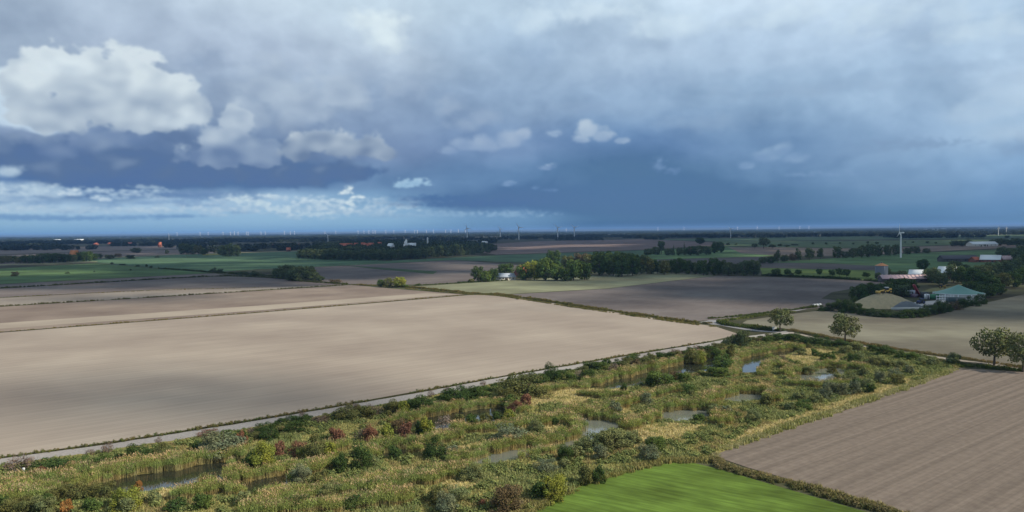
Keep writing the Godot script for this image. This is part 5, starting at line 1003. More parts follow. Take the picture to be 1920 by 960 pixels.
func far_woods():
	rng.seed = 77
	var lm := leaf_mat("far_leaf", Color(1, 1, 1))
	# the wood round the church, behind its front row
	var wood := pts([-332.8, -1236.9, -243.2, -1123.8, -165.5, -1112.4, -93, -1250.1, -35.6, -1552.2, -97.1, -2058.4, -286.3, -2357, -411, -2341.4, -479.8, -2220.5, -467.6, -1871])
	var spots := [[], [], []]
	var tints := [PackedColorArray(), PackedColorArray(), PackedColorArray()]
	var box := Rect2(wood[0], Vector2.ZERO)
	for p in wood: box = box.expand(p)
	var clear := pts([-302.6, -1659.1, -282.3, -1741.5, -221.2, -1927, -173.7, -1607.5, -218.9, -1472.5, -272.2, -1491.8])
	for i in 2600:
		var p := Vector2(rng.randf_range(box.position.x, box.end.x), rng.randf_range(box.position.y, box.end.y))
		if not Geometry2D.is_point_in_polygon(p, wood): continue
		if Geometry2D.is_point_in_polygon(p, clear) and rng.randf() < 0.6: continue
		var s := rng.randf_range(9, 15)
		var k := rng.randi() % 3
		spots[k].append(Transform3D(Basis.from_euler(Vector3(0, rng.randf() * TAU, 0)) * Basis.from_scale(Vector3(s * 1.1, s, s * 1.1)), Vector3(p.x, 0, p.y)))
		var f := rng.randf_range(0.8, 1.2)
		tints[k].append(Color(0.085, 0.118, 0.058) * f)
	for k in 3: stuff("woodland", meshes["far%d" % k], lm, spots[k], tints[k], ["dark mixed wood around the white church", "dark closed canopy of the church wood", "dark crowns filling the church wood"][k], "wood")
	# belts of wood and hedgerow from 1.8 km out to the horizon
	spots = [[], [], []]
	tints = [PackedColorArray(), PackedColorArray(), PackedColorArray()]
	var rows := []
	for a in [[-1632.4, -2082.7, -1347.1, -2076.9, -1279.7, -2104.7, -1152.4, -2080.1], [-2068.8, -2640, -1633.4, -2518.7, -1283.8, -2289.6], [-1135.9, -2101.7, -1101.9, -2146.2, -1048.1, -2216.6], [-1010.3, -2167.5, -971.3, -2282.5, -872.5, -2306.7], [-654.3, -1669.6, -596.7, -1731.7, -518.9, -1745.6, -494.8, -1831.2], [-654.1, -1898.4, -564.6, -2089.8, -471, -2179.7], [-96.1, -2380.9, 0.5, -2754.9, 176.8, -2898.4, 328.2, -2852.1], [486.2, -2875.3, 646.9, -2899, 712.3, -2925.9], [765.9, -3061.5, 955.3, -3071.6, 1057.9, -3068.4], [961.5, -2962.8, 1103.3, -2914.4, 1317, -2783.4, 1365.5, -2730], [1305.3, -2609.7, 1403.5, -2595.5, 1576.1, -2591], [1253.9, -2576.5, 1392.3, -2607.4], [-581.6, -2392.5, -436.9, -2489, -268.2, -2484.9, -134.8, -2502.5], [219.9, -3604, 620.7, -3822.7, 998.2, -3989.5], [-1345.6, -2621.3, -1148.3, -2698.7, -964.2, -2693.8]]:
		rows.append([pts(a), 34.0, 0.95])
	var depth := 3300.0
	while depth < 13500.0:
		for k in 5:
			var a := rng.randf_range(-0.8, 0.7)
			var len := rng.randf_range(0.14, 0.55)
			var tilt := rng.randf_range(-0.12, 0.12)
			rows.append([PackedVector2Array([Vector2(a * depth, -depth), Vector2((a + len) * depth, -depth * (1.0 + tilt))]), 26.0 + depth * 0.006, 0.8])
		depth *= 1.07
	for q in 3: rows.append([PackedVector2Array([Vector2(-12500, -14600 - q * 350.0), Vector2(12500, -14600 - q * 350.0)]), 160.0, 0.9])
	for r in rows:
		var line: PackedVector2Array = resample(r[0], 40.0)
		for i in line.size() - 1:
			var seg := line[i + 1] - line[i]
			var gap := fine.get_noise_2d(line[i].x * 0.0016, line[i].y * 0.002)
			var far := -line[i].y
			if gap < -0.32 and far < 9000.0: continue
			for q in int(seg.length() / (11.0 + far * 0.0012) * r[2] * 2.0) + 1:
				var p: Vector2 = line[i] + seg * rng.randf() + Vector2(0, rng.randf_range(-1, 1) * r[1])
				var s := rng.randf_range(9, 16) * (1.0 + gap * 0.25)
				var k := rng.randi() % 3
				spots[k].append(Transform3D(Basis.from_euler(Vector3(0, rng.randf() * TAU, 0)) * Basis.from_scale(Vector3(s * 1.25, s, s * 1.25)), Vector3(p.x, -0.5, p.y)))
				tints[k].append(Color(0.080, 0.104, 0.060) * rng.randf_range(0.8, 1.3))

	for k in 3: stuff("far_woods", meshes["far%d" % k], lm, spots[k], tints[k], ["blue-dark belts of wood along the horizon", "distant dark tree lines between far fields", "low wooded skyline beyond the turbines"][k], "wood")

# ---------------------------------------------------------------- buildings
func box_mesh(a: Vector3, b: Vector3) -> ArrayMesh:
	var st := SurfaceTool.new()
	st.begin(Mesh.PRIMITIVE_TRIANGLES)
	add_box(st, a, b)
	st.generate_normals()
	return st.commit()

func quad(st: SurfaceTool, a: Vector3, b: Vector3, c: Vector3, d: Vector3):
	for v in [a, b, c, a, c, d]: st.add_vertex(v)

func add_box(st: SurfaceTool, a: Vector3, b: Vector3):
	var p := [Vector3(a.x, a.y, a.z), Vector3(b.x, a.y, a.z), Vector3(b.x, b.y, a.z), Vector3(a.x, b.y, a.z), Vector3(a.x, a.y, b.z), Vector3(b.x, a.y, b.z), Vector3(b.x, b.y, b.z), Vector3(a.x, b.y, b.z)]
	for f in [[0, 1, 2, 3], [5, 4, 7, 6], [4, 0, 3, 7], [1, 5, 6, 2], [3, 2, 6, 7], [4, 5, 1, 0]]:
		quad(st, p[f[3]], p[f[2]], p[f[1]], p[f[0]])

func gable_mesh(l: float, w: float, h: float, r: float) -> ArrayMesh:
	# walls with two gable ends, ridge along x
	var st := SurfaceTool.new()
	st.begin(Mesh.PRIMITIVE_TRIANGLES)
	var x := l * 0.5
	var z := w * 0.5
	quad(st, Vector3(-x, 0, z), Vector3(-x, h, z), Vector3(x, h, z), Vector3(x, 0, z))
	quad(st, Vector3(x, 0, -z), Vector3(x, h, -z), Vector3(-x, h, -z), Vector3(-x, 0, -z))
	for s in [-1.0, 1.0]:
		var a := Vector3(x * s, 0, z * s)
		var b := Vector3(x * s, 0, -z * s)
		quad(st, a, a + Vector3(0, h, 0), b + Vector3(0, h, 0), b)
		for v in [a + Vector3(0, h, 0), Vector3(x * s, h + r, 0), b + Vector3(0, h, 0)]: st.add_vertex(v)
	st.generate_normals()
	return st.commit()

func roof_mesh(l: float, w: float, h: float, r: float, over: float, hip := 0.0) -> ArrayMesh:
	var st := SurfaceTool.new()
	st.begin(Mesh.PRIMITIVE_TRIANGLES)
	var x := l * 0.5 + over
	var z := w * 0.5 + over
	var drop := r * over / (w * 0.5)
	var t := 0.22
	for s in [-1.0, 1.0]:
		var e0 := Vector3(-x * s, h - drop, z * s)
		var e1 := Vector3(x * s, h - drop, z * s)
		var r0 := Vector3(-(x - hip) * s, h + r + 0.05, 0)
		var r1 := Vector3((x - hip) * s, h + r + 0.05, 0)
		var up := Vector3(0, t, 0)
		quad(st, e0 + up, r0 + up, r1 + up, e1 + up)
		quad(st, e1, r1, r0, e0)
		quad(st, e0, e0 + up, e1 + up, e1)
		quad(st, e1, e1 + up, r1 + up, r1)
		quad(st, r0, r0 + up, e0 + up, e0)
		if hip > 0.0:
			for v in [e1 + up, r1 + up, Vector3(x * s, h - drop, -z * s) + up]: st.add_vertex(v)
	st.generate_normals()
	return st.commit()

func tube_mesh(r0: float, r1: float, h: float, sides := 24, cap := true) -> CylinderMesh:
	var c := CylinderMesh.new()
	c.bottom_radius = r0; c.top_radius = r1; c.height = h; c.radial_segments = sides; c.rings = 1; c.cap_top = cap; c.cap_bottom = cap
	return c

func up(y: float) -> Transform3D:
	return Transform3D(Basis.IDENTITY, Vector3(0, y, 0))

# a building: size [length, depth, wall height, roof rise], turned by degrees; with doors and windows on its long sides
func building(called: String, at: Vector2, size: Array, deg: float, wall: StandardMaterial3D, roof: StandardMaterial3D, label: String, category: String, group := "", windows := 4, hip := 0.0, chimney := false, ribs := 0) -> Node3D:
	var t := thing(called, label, category, Vector3(at.x, 0.0, at.y), deg_to_rad(deg), group)
	var l: float = size[0]
	var w: float = size[1]
	var h: float = size[2]
	var r: float = size[3]
	part("wall", gable_mesh(l, w, h, r if hip == 0.0 else 0.0), wall, t)
	var rf := part("roof", roof_mesh(l, w, h, r, 0.45, hip), roof, t)
	var glass := flat_mat("window_glass", Color(0.03, 0.035, 0.04), 0.1)
	var door := flat_mat("barn_door", Color(0.09, 0.07, 0.055), 0.7)
	for s in [-1.0, 1.0]:
		for i in windows:
			var x := (-0.5 + (i + 0.5) / windows) * l * 0.92
			if i == windows / 2:
				part("door", box_mesh(Vector3(x - 1.1, 0.05, -0.06), Vector3(x + 1.1, minf(h * 0.82, 3.0), 0.06)), door, t, Transform3D(Basis.IDENTITY, Vector3(0, 0, s * w * 0.5)))
			else:
				part("window", box_mesh(Vector3(x - 0.55, h * 0.42, -0.05), Vector3(x + 0.55, h * 0.74, 0.05)), glass, t, Transform3D(Basis.IDENTITY, Vector3(0, 0, s * w * 0.5)))
	if chimney:
		part("chimney", box_mesh(Vector3(l * 0.2, h + r * 0.5, -0.4), Vector3(l * 0.2 + 0.8, h + r + 1.0, 0.4)), flat_mat("chimney_brick", Color(0.2, 0.09, 0.06), 0.9), rf)
	for i in ribs:
		var x := (-0.5 + (i + 0.5) / ribs) * l
		for s in [-1.0, 1.0]:
			var st := SurfaceTool.new()
			st.begin(Mesh.PRIMITIVE_TRIANGLES)
			var a := Vector3(x, h + 0.24, s * w * 0.5)
			var b := Vector3(x, h + r + 0.29, 0)
			quad(st, a + Vector3(-0.3, 0, 0), b + Vector3(-0.3, 0, 0), b + Vector3(0, 0.45, 0), a + Vector3(0, 0.45, 0))
			quad(st, a + Vector3(0, 0.45, 0), b + Vector3(0, 0.45, 0), b + Vector3(0.3, 0, 0), a + Vector3(0.3, 0, 0))
			st.generate_normals()
			part("roof_panel", st.commit(), roof, rf)
	return t

func farms():
	rng.seed = 12
	var white := flat_mat("white_wall", Color(0.68, 0.64, 0.56), 0.85)
	var slate := flat_mat("slate_roof", Color(0.34, 0.38, 0.44), 0.55)
	var tile := flat_mat("red_tile", Color(0.42, 0.115, 0.06), 0.8)
	var brick := flat_mat("red_brick", Color(0.24, 0.09, 0.06), 0.9)
	var pink := flat_mat("pink_sheet", Color(0.46, 0.33, 0.34), 0.7)
	var pale := flat_mat("pale_sheet", Color(0.72, 0.76, 0.78), 0.5)
	var dark := flat_mat("dark_sheet", Color(0.07, 0.07, 0.085), 0.7)
	var grey := flat_mat("grey_steel", Color(0.21, 0.235, 0.285), 0.45, 0.3)
	var dim := flat_mat("timber_dark", Color(0.08, 0.075, 0.075), 0.9)
	# farm at the copse
	building("barn", Vector2(-4.9, -633.3), [14.5, 8.0, 2.7, 2.6], 6.0, white, slate, "long white barn with blue-grey roof beside the copse", "barn", "", 5, 1.2)
	building("farmhouse", Vector2(7.6, -674.6), [9.0, 9.0, 4.2, 5.6], 68.0, brick, tile, "red-tiled house half hidden by the copse", "house", "", 3, 0.0, true)
	# farmyard by the biogas tank
	var p := Vector2(282.2, -602.2)
	var silo := thing("grain_silo", "tall grey steel silo with orange cone roof", "silo", Vector3(p.x, 0, p.y))
	part("shell", tube_mesh(4.6, 4.6, 10.0, 36), grey, silo, up(5.0))
	part("roof", tube_mesh(4.9, 0.5, 2.0, 36), flat_mat("orange_cone", Color(0.42, 0.19, 0.08), 0.6), silo, up(11.0))
	part("cap", tube_mesh(0.5, 0.5, 0.7, 12), grey, silo, up(12.3))
	for y in [1.6, 3.2, 4.8, 6.4, 8.0, 9.6]: part("hoop", tube_mesh(4.66, 4.66, 0.12, 36, false), grey, silo, up(y))
	part("ladder", box_mesh(Vector3(-0.25, 0.1, 4.62), Vector3(0.25, 10.0, 4.74)), grey, silo)
	building("barn", Vector2(279.9, -562.3), [33.0, 10.0, 2.8, 2.2], -6.0, dim, pink, "long low barn with ribbed pink roof", "barn", "", 8, 0.0, false, 12)
	building("barn", Vector2(303.5, -592), [9.0, 9.0, 4.0, 3.0], -34.0, dim, pale, "small barn with bright white roof behind the pink one", "barn", "", 3)
	building("farmhouse", Vector2(330.1, -597.3), [13.0, 10.0, 4.6, 4.2], -55.0, brick, pale, "brick house with pale roof among the farm trees", "house", "", 3, 0.0, true)
	building("barn", Vector2(494.2, -874.2), [38.0, 14.0, 3.4, 3.6], -3.0, dim, dark, "long dark barn standing in the far pasture", "barn", "", 7)
	building("barn", Vector2(518.2, -853.4), [19.0, 14.0, 3.0, 4.6], -38.0, brick, pale, "brick barn with long white roof slope", "barn", "", 4)
	building("shed", Vector2(503.2, -857.3), [9.0, 8.0, 2.6, 3.0], 20.0, brick, tile, "small red shed between dark barn and brick barn", "shed", "", 2)
	building("farmhouse", Vector2(536, -856), [14.0, 9.0, 3.0, 3.6], 8.0, brick, pink, "low house with dull pink roof behind the brick barn", "house", "", 4, 0.0, true)
	building("shed", Vector2(900.5, -1511.9), [48.0, 24.0, 4.0, 4.6], -2.0, white, pale, "distant long white shed between dark trees", "shed", "", 6)
	# biogas tank with membrane roof
	p = Vector2(243.9, -430.6)
	var tank := thing("biogas_tank", "round biogas tank with sagging green membrane roof", "tank", Vector3(p.x, 0, p.y))
	part("wall", tube_mesh(12.2, 12.2, 3.2, 48, false), flat_mat("tank_concrete", Color(0.46, 0.48, 0.46), 0.85), tank, up(1.6))
	var st := SurfaceTool.new()
	st.begin(Mesh.PRIMITIVE_TRIANGLES)
	st.set_smooth_group(0)
	var prof := []
	for i in 10:
		var t := i / 9.0
		prof.append(Vector2(12.5 * (1.0 - t), 3.2 + 4.6 * (t * 0.62 + 0.38 * t * t)))
	for i in 9:
		for k in 48:
			var a0 := TAU * k / 48
			var a1 := TAU * (k + 1) / 48
			var q := [Vector3(cos(a0) * prof[i].x, prof[i].y, sin(a0) * prof[i].x), Vector3(cos(a1) * prof[i].x, prof[i].y, sin(a1) * prof[i].x), Vector3(cos(a1) * prof[i + 1].x, prof[i + 1].y, sin(a1) * prof[i + 1].x), Vector3(cos(a0) * prof[i + 1].x, prof[i + 1].y, sin(a0) * prof[i + 1].x)]
			quad(st, q[0], q[1], q[2], q[3])
	st.generate_normals()
	part("membrane_roof", st.commit(), flat_mat("green_membrane", Color(0.11, 0.25, 0.22), 0.6), tank)
	part("rim", tube_mesh(12.6, 12.6, 0.3, 48, false), pale, tank, up(3.15))
	for k in 12:
		var a := TAU * k / 12
		part("buttress", box_mesh(Vector3(-0.2, 0, -0.2), Vector3(0.2, 3.1, 0.2)), pale, tank, Transform3D(Basis.IDENTITY, Vector3(cos(a) * 12.3, 0, sin(a) * 12.3)))
	# silage heap with tyres and loader on top
	p = Vector2(184.8, -391.8)
	var heap_o := thing("silage_heap", "big yellowish silage heap in the farmyard", "heap", Vector3(p.x, 0, p.y))
	part("mound", mound(18.0, 12.0, 7.2, 5), soil_mat("silage", Color(0.34, 0.285, 0.185), Color(0.20, 0.19, 0.115)), heap_o)
	p = Vector2(191.8, -383)
	var tarp := thing("covered_clamp", "dark tarpaulin-covered silage clamp beside the yellow heap", "heap", Vector3(p.x, 0, p.y))
	part("tarpaulin", mound(10.0, 6.5, 3.6, 8), flat_mat("tarp", Color(0.075, 0.095, 0.115), 0.45), tarp)
	part("side_wall", box_mesh(Vector3(-11, 0, 7.0), Vector3(11, 1.2, 7.3)), flat_mat("tank_concrete", Color.WHITE), tarp)
	# loader on the heap
	p = Vector2(184.8, -391.8)
	loader(Vector3(p.x + 1.5, 6.8, p.y), "yellow wheel loader working on top of the silage heap")
	# silage trailer, conveyor and containers
	p = Vector2(227.5, -443)
	var conv := thing("conveyor", "steep red loading conveyor beside the silage heap", "conveyor", Vector3(p.x, 0, p.y), 0.4)
	var red := flat_mat("red_paint", Color(0.26, 0.035, 0.04), 0.5)
	part("belt", box_mesh(Vector3(-0.7, -0.4, -4.2), Vector3(0.7, 0.4, 4.2)), red, conv, Transform3D(Basis.from_euler(Vector3(0, PI / 2, 0)) * Basis.from_euler(Vector3(0.95, 0, 0)), Vector3(0, 3.6, 0)))
	for s in [-1.0, 1.0]: part("leg", box_mesh(Vector3(s * 0.9 - 0.12, 0, -0.12), Vector3(s * 0.9 + 0.12, 4.2, 0.12)), red, conv)
	part("hopper", box_mesh(Vector3(-3.4, 0, -1.6), Vector3(-0.9, 1.8, 1.6)), flat_mat("mauve_steel", Color(0.16, 0.11, 0.16), 0.6), conv)
	for q in [["shipping_container", Vector2(230.2, -428.9), Vector3(9.6, 2.6, 2.6), Color(0.03, 0.17, 0.075), 0.05, "green steel container in front of the biogas tank", "container"], ["shipping_container", Vector2(228, -435.9), Vector3(3.2, 3.2, 2.6), Color(0.02, 0.025, 0.03), 0.1, "black container beside the red conveyor", "container"], ["shipping_container", Vector2(229.1, -407), Vector3(8.5, 2.8, 2.6), Color(0.03, 0.06, 0.065), -0.1, "dark green container behind the farmyard hedge", "container"], ["control_cabin", Vector2(224.4, -426.3), Vector3(2.0, 2.9, 2.0), Color(0.70, 0.72, 0.72), 0.1, "small white control cabin next to the green container", "cabin"], ["pump_house", Vector2(225.8, -446.8), Vector3(4.0, 3.4, 3.5), Color(0.48, 0.50, 0.58), 0.2, "pale grey pump house beside the conveyor", "hut"]]:
		box_thing(q[0], q[1], q[2], q[3], q[4], q[5], q[6])
	# technical pipes in front of the tank
	p = Vector2(227.1, -413.3)
	var rack := thing("pipe_rack", "pale steel pipe rack in front of the biogas tank", "pipes", Vector3(p.x, 0, p.y))
	for i in 7:
		part("post", tube_mesh(0.12, 0.12, 3.4 + 0.4 * (i % 2), 8), pale, rack, Transform3D(Basis.IDENTITY, Vector3(-4.5 + i * 1.5, 1.75 + 0.2 * (i % 2), 0)))
	for y in [1.6, 3.0]: part("pipe", tube_mesh(0.18, 0.18, 9.6, 10), pale, rack, Transform3D(Basis(Vector3(0, 0, 1), PI / 2), Vector3(0, y, 0.2)))
	p = Vector2(205.2, -392.4)
	structure("yard", ribbon(pts([183.1, -386.6, 196.9, -393.3, 210.9, -403.1, 227.9, -413.2, 244.8, -420.7]), 14.0, 0.17), flat_mat("yard_concrete", Color(0.36, 0.35, 0.34), 0.9), "pale concrete farmyard")

func soil_mat(key: String, a: Color, b: Color) -> StandardMaterial3D:
	if not mats.has(key):
		var m := StandardMaterial3D.new()
		m.resource_name = key
		m.albedo_texture = noise_tex(key + "_tex", 256, 0.02, 4, b.linear_to_srgb(), a.linear_to_srgb())
		m.uv1_triplanar = true; m.uv1_scale = Vector3(0.09, 0.09, 0.09); m.roughness = 0.95
		mats[key] = m
	return mats[key]

func mound(rx: float, rz: float, h: float, sd: int) -> ArrayMesh:
	var st := SurfaceTool.new()
	st.begin(Mesh.PRIMITIVE_TRIANGLES)
	st.set_smooth_group(0)
	var n := 28
	var rings := 9
	for j in rings:
		for k in n:
			var q := []
			for c in [[j, k], [j, k + 1], [j + 1, k + 1], [j + 1, k]]:
				var t: float = float(c[0]) / rings
				var a: float = TAU * (c[1] % n) / n
				var wob := 1.0 + 0.07 * fine.get_noise_2d(cos(a) * 2.0 + sd, sin(a) * 2.0 + t * 2.0)
				q.append(Vector3(cos(a) * rx * (1.0 - t) * wob, h * (1.0 - pow(1.0 - t, 1.45)) * wob * (0.97 if t < 1.0 else 0.97) - 0.05, sin(a) * rz * (1.0 - t) * wob))
			quad(st, q[0], q[1], q[2], q[3])
	st.generate_normals()
	return st.commit()

func box_thing(called: String, at: Vector2, size: Vector3, c: Color, turn: float, label: String, category: String):
	var t := thing(called, label, category, Vector3(at.x, 0.16, at.y), turn)
	var m := flat_mat(called + str(c), c, 0.55)
	var trim := flat_mat("cabin_trim", Color(0.10, 0.10, 0.11), 0.6)
	part("body", box_mesh(Vector3(-size.x * 0.5, 0.12, -size.z * 0.5), Vector3(size.x * 0.5, size.y, size.z * 0.5)), m, t)
	for s in [-1.0, 1.0]: part("rail", box_mesh(Vector3(-size.x * 0.5 - 0.04, 0, s * (size.z * 0.5 - 0.15) - 0.1), Vector3(size.x * 0.5 + 0.04, 0.14, s * (size.z * 0.5 - 0.15) + 0.1)), trim, t)
	for s in [-1.0, 1.0]: part("post", box_mesh(Vector3(s * size.x * 0.5 - 0.09, 0.1, size.z * 0.5 - 0.05), Vector3(s * size.x * 0.5 + 0.09, size.y + 0.04, size.z * 0.5 + 0.06)), trim, t)
	part("door", box_mesh(Vector3(-0.45, 0.2, size.z * 0.5 - 0.02), Vector3(0.45, size.y * 0.82, size.z * 0.5 + 0.05)), trim, t)

func loader(at: Vector3, label: String):
	var t := thing("wheel_loader", label, "loader", at, 0.15)
	var y := flat_mat("loader_yellow", Color(0.52, 0.34, 0.06), 0.5)
	var k := flat_mat("rubber", Color(0.03, 0.03, 0.03), 0.9)
	part("chassis", box_mesh(Vector3(-2.4, 0.7, -0.8), Vector3(2.0, 1.5, 0.8)), y, t)
	part("engine_hood", box_mesh(Vector3(0.6, 1.5, -0.75), Vector3(2.3, 2.3, 0.75)), y, t)
	var cab := part("cab", box_mesh(Vector3(-0.9, 1.5, -0.75), Vector3(0.6, 2.75, 0.75)), flat_mat("window_glass", Color(0.03, 0.035, 0.04), 0.1), t)
	part("cab_roof", box_mesh(Vector3(-1.0, 2.75, -0.85), Vector3(0.7, 2.95, 0.85)), flat_mat("pale_sheet", Color.WHITE), cab)
	for x in [-1.6, 1.4]:
		for z in [-1.0, 1.0]:
			var w := part("wheel", tube_mesh(0.75, 0.75, 0.5, 18), k, t, Transform3D(Basis(Vector3(1, 0, 0), PI / 2), Vector3(x, 0.75, z)))
			part("rim", tube_mesh(0.35, 0.35, 0.54, 12), y, w)
	part("boom", box_mesh(Vector3(-3.0, -0.15, -0.5), Vector3(0, 0.15, 0.5)), y, t, Transform3D(Basis(Vector3(0, 0, 1), 0.25), Vector3(-1.4, 1.6, 0)))
	part("bucket", box_mesh(Vector3(-5.4, 0.15, -1.3), Vector3(-4.3, 1.2, 1.3)), y, t)

func village():
	rng.seed = 23
	var white := flat_mat("white_wall", Color.WHITE)
	var chalk := flat_mat("church_white", Color(0.80, 0.80, 0.78), 0.8)
	var tile := flat_mat("red_tile", Color.WHITE)
	var brick := flat_mat("red_brick", Color.WHITE)
	var pale := flat_mat("pale_sheet", Color.WHITE)
	var slate := flat_mat("slate_roof", Color.WHITE)
	# white church: nave, square tower, pyramid top
	var p := Vector2(-195.1, -1536.2)
	var ch := thing("church", "white church with square tower rising out of the wood", "church", Vector3(p.x, 0, p.y), 0.1)
	part("nave", gable_mesh(17.0, 9.0, 12.0, 5.0), chalk, ch)
	part("nave_roof", roof_mesh(17.0, 9.0, 12.0, 5.0, 0.3), pale, ch)
	part("tower", box_mesh(Vector3(-12.5, 0, -2.4), Vector3(-8.3, 21.5, 2.4)), chalk, ch)
	part("spire", tube_mesh(3.2, 0.1, 3.6, 4), chalk, ch, Transform3D(Basis(Vector3.UP, PI / 4), Vector3(-10.4, 23.3, 0)))
	for i in 4: part("window", box_mesh(Vector3(-5.0 + i * 4.0, 5.0, 4.48), Vector3(-3.8 + i * 4.0, 9.0, 4.56)), flat_mat("window_glass", Color(0.03, 0.035, 0.04), 0.1), ch)
	p = Vector2(-208.8, -1541.4)
	var ht := thing("bell_tower", "white stepped bell tower beside the white church", "tower", Vector3(p.x, 0, p.y))
	part("shaft", box_mesh(Vector3(-2.6, 0, -2.6), Vector3(2.6, 15.0, 2.6)), chalk, ht)
	part("belfry", box_mesh(Vector3(-1.5, 15.0, -1.5), Vector3(1.5, 19.0, 1.5)), chalk, ht)
	part("cap", tube_mesh(1.9, 0.1, 2.2, 4), chalk, ht, Transform3D(Basis(Vector3.UP, PI / 4), Vector3(0, 20.1, 0)))
	p = Vector2(-192.3, -1802.3)
	var mast := thing("tower", "slim white tower showing above the wood", "tower", Vector3(p.x, 0, p.y))
	part("shaft", tube_mesh(1.9, 1.6, 24.0, 20), chalk, mast, up(12.0))
	part("cap", tube_mesh(1.9, 0.4, 1.6, 20), chalk, mast, up(24.8))
	building("house", Vector2(-232, -1512.8), [11.0, 9.0, 12.0, 5.0], -25.0, chalk, pale, "white house with pale roof deep in the wood", "house", "", 3)
	# red-roofed village
	var houses := [[Vector2(-363.1, -1728.2), 27.0, 12.0, "long row of houses under one bright red roof", "tile"], [Vector2(-349.1, -1769.7), 9.0, 9.0, "red-roofed house next to the long row", "tile"], [Vector2(-316.3, -1709), 10.0, 12.0, "red-roofed village house beyond the wood", "tile"], [Vector2(-312.8, -1754.4), 12.0, 13.0, "red-roofed village house beyond the wood", "tile"], [Vector2(-342.3, -1816.6), 9.0, 12.0, "red-roofed village house beyond the wood", "tile"], [Vector2(-310.7, -1855.2), 8.0, 11.0, "red-roofed village house beyond the wood", "tile"], [Vector2(-655.5, -2166.2), 14.0, 12.0, "small red-roofed house between far trees", "tile"], [Vector2(-591, -2204.1), 12.0, 12.0, "small red-roofed house between far trees", "tile"], [Vector2(-470.3, -1661.4), 8.0, 10.0, "red-roofed cottage at the end of the green crop field", "tile"], [Vector2(-698.7, -1260.4), 12.0, 10.0, "orange-roofed farmhouse in the hedgerow wood", "orange"], [Vector2(-1569, -2978.4), 14.0, 14.0, "far red-roofed farm near the horizon", "tile"], [Vector2(-1568.5, -3088.5), 20.0, 15.0, "far farm with pale front near the horizon", "tile"], [Vector2(-1464.8, -3029.3), 18.0, 12.0, "far red-roofed farm near the horizon", "tile"], [Vector2(-1050.5, -2356.3), 9.0, 7.0, "reddish far house beside the brown field", "tile"], [Vector2(-79.8, -2325.4), 16.0, 10.0, "pale far house behind the conifer wood", "pale"], [Vector2(-3210, -5573.5), 60.0, 20.0, "long pale shed close to the horizon", "pale"], [Vector2(-3077, -5612.4), 60.0, 20.0, "long pale shed close to the horizon", "pale"], [Vector2(304.4, -1282.8), 10.0, 8.0, "pale cottage in the shaded copse", "pale"], [Vector2(293.2, -1286.9), 9.0, 8.0, "red cottage in the shaded copse", "tile"]]
	for h in houses:
		var hid: bool = h[4] != "pale"
		var wood_tall: bool = "row" in h[3] or "village" in h[3]
		building("house", h[0], [h[1], h[2], 7.0 if wood_tall else 3.6, 8.0 if wood_tall else 4.6], rng.randf_range(-14, 14), brick if hid else white, flat_mat("orange_tile", Color(0.55, 0.20, 0.07), 0.8) if h[4] == "orange" else tile if hid else pale, h[3], "house", "far houses" if h[3].begins_with("red-roofed village") or h[3].begins_with("small red") or h[3].begins_with("long pale") or h[3].begins_with("far red") else "", 4)

# ---------------------------------------------------------------- wind turbines
func turbine_meshes():
	# unit turbine: hub height 1
	meshes["tower"] = tube_mesh(0.034, 0.02, 1.0, 16)
	meshes["nacelle"] = box_mesh(Vector3(-0.024, -0.024, -0.035), Vector3(0.024, 0.026, 0.115))
	var hub := SphereMesh.new()
	hub.radius = 0.026; hub.height = 0.06; hub.radial_segments = 12; hub.rings = 6
	meshes["hub"] = hub
	var st := SurfaceTool.new()
	st.begin(Mesh.PRIMITIVE_TRIANGLES)
	var prof := [[0.0, 0.012, 0.012], [0.06, 0.024, 0.010], [0.2, 0.018, 0.006], [0.45, 0.004, 0.002]]
	for i in 3:
		var a: Array = prof[i]
		var b: Array = prof[i + 1]
		var q := []
		for s in [[a, -0.4, -1], [a, 0.6, -1], [a, 0.6, 1], [a, -0.4, 1], [b, -0.4, -1], [b, 0.6, -1], [b, 0.6, 1], [b, -0.4, 1]]:
			q.append(Vector3(s[0][1] * s[1] * 2.0, s[0][0], s[0][2] * s[2] * 0.5))
		for f in [[0, 1, 5, 4], [1, 2, 6, 5], [2, 3, 7, 6], [3, 0, 4, 7]]: quad(st, q[f[0]], q[f[3]], q[f[2]], q[f[1]])
	st.generate_normals()
	meshes["rotor_blade"] = st.commit()

func turbine(at: Vector2, hub: float, yaw: float, phase: float, label: String, group: String, fat := 1.0, blades := 1.0):
	var w := flat_mat("turbine_white", Color(0.78, 0.79, 0.79), 0.5)
	var t := thing("wind_turbine", label, "wind turbine", Vector3(at.x, 0, at.y), yaw, group)
	t.scale = Vector3(hub, hub, hub)
	part("tower", meshes["tower"], w, t, Transform3D(Basis.from_scale(Vector3(fat, 1, fat)), Vector3(0, 0.5, 0)))
	part("nacelle", meshes["nacelle"], w, t, Transform3D(Basis.from_scale(Vector3(fat, fat, fat)), Vector3(0, 1.0, 0)))
	var h := part("hub", meshes["hub"], w, t, Transform3D(Basis.from_scale(Vector3(fat, fat, fat)), Vector3(0, 1.0, -0.05)))
	for k in 3:
		part("blade", meshes["rotor_blade"], w, t, Transform3D(Basis(Vector3(0, 0, 1), phase + TAU * k / 3.0) * Basis.from_scale(Vector3(1.2, blades, 1.2)), Vector3(0, 1.0, -0.055)))

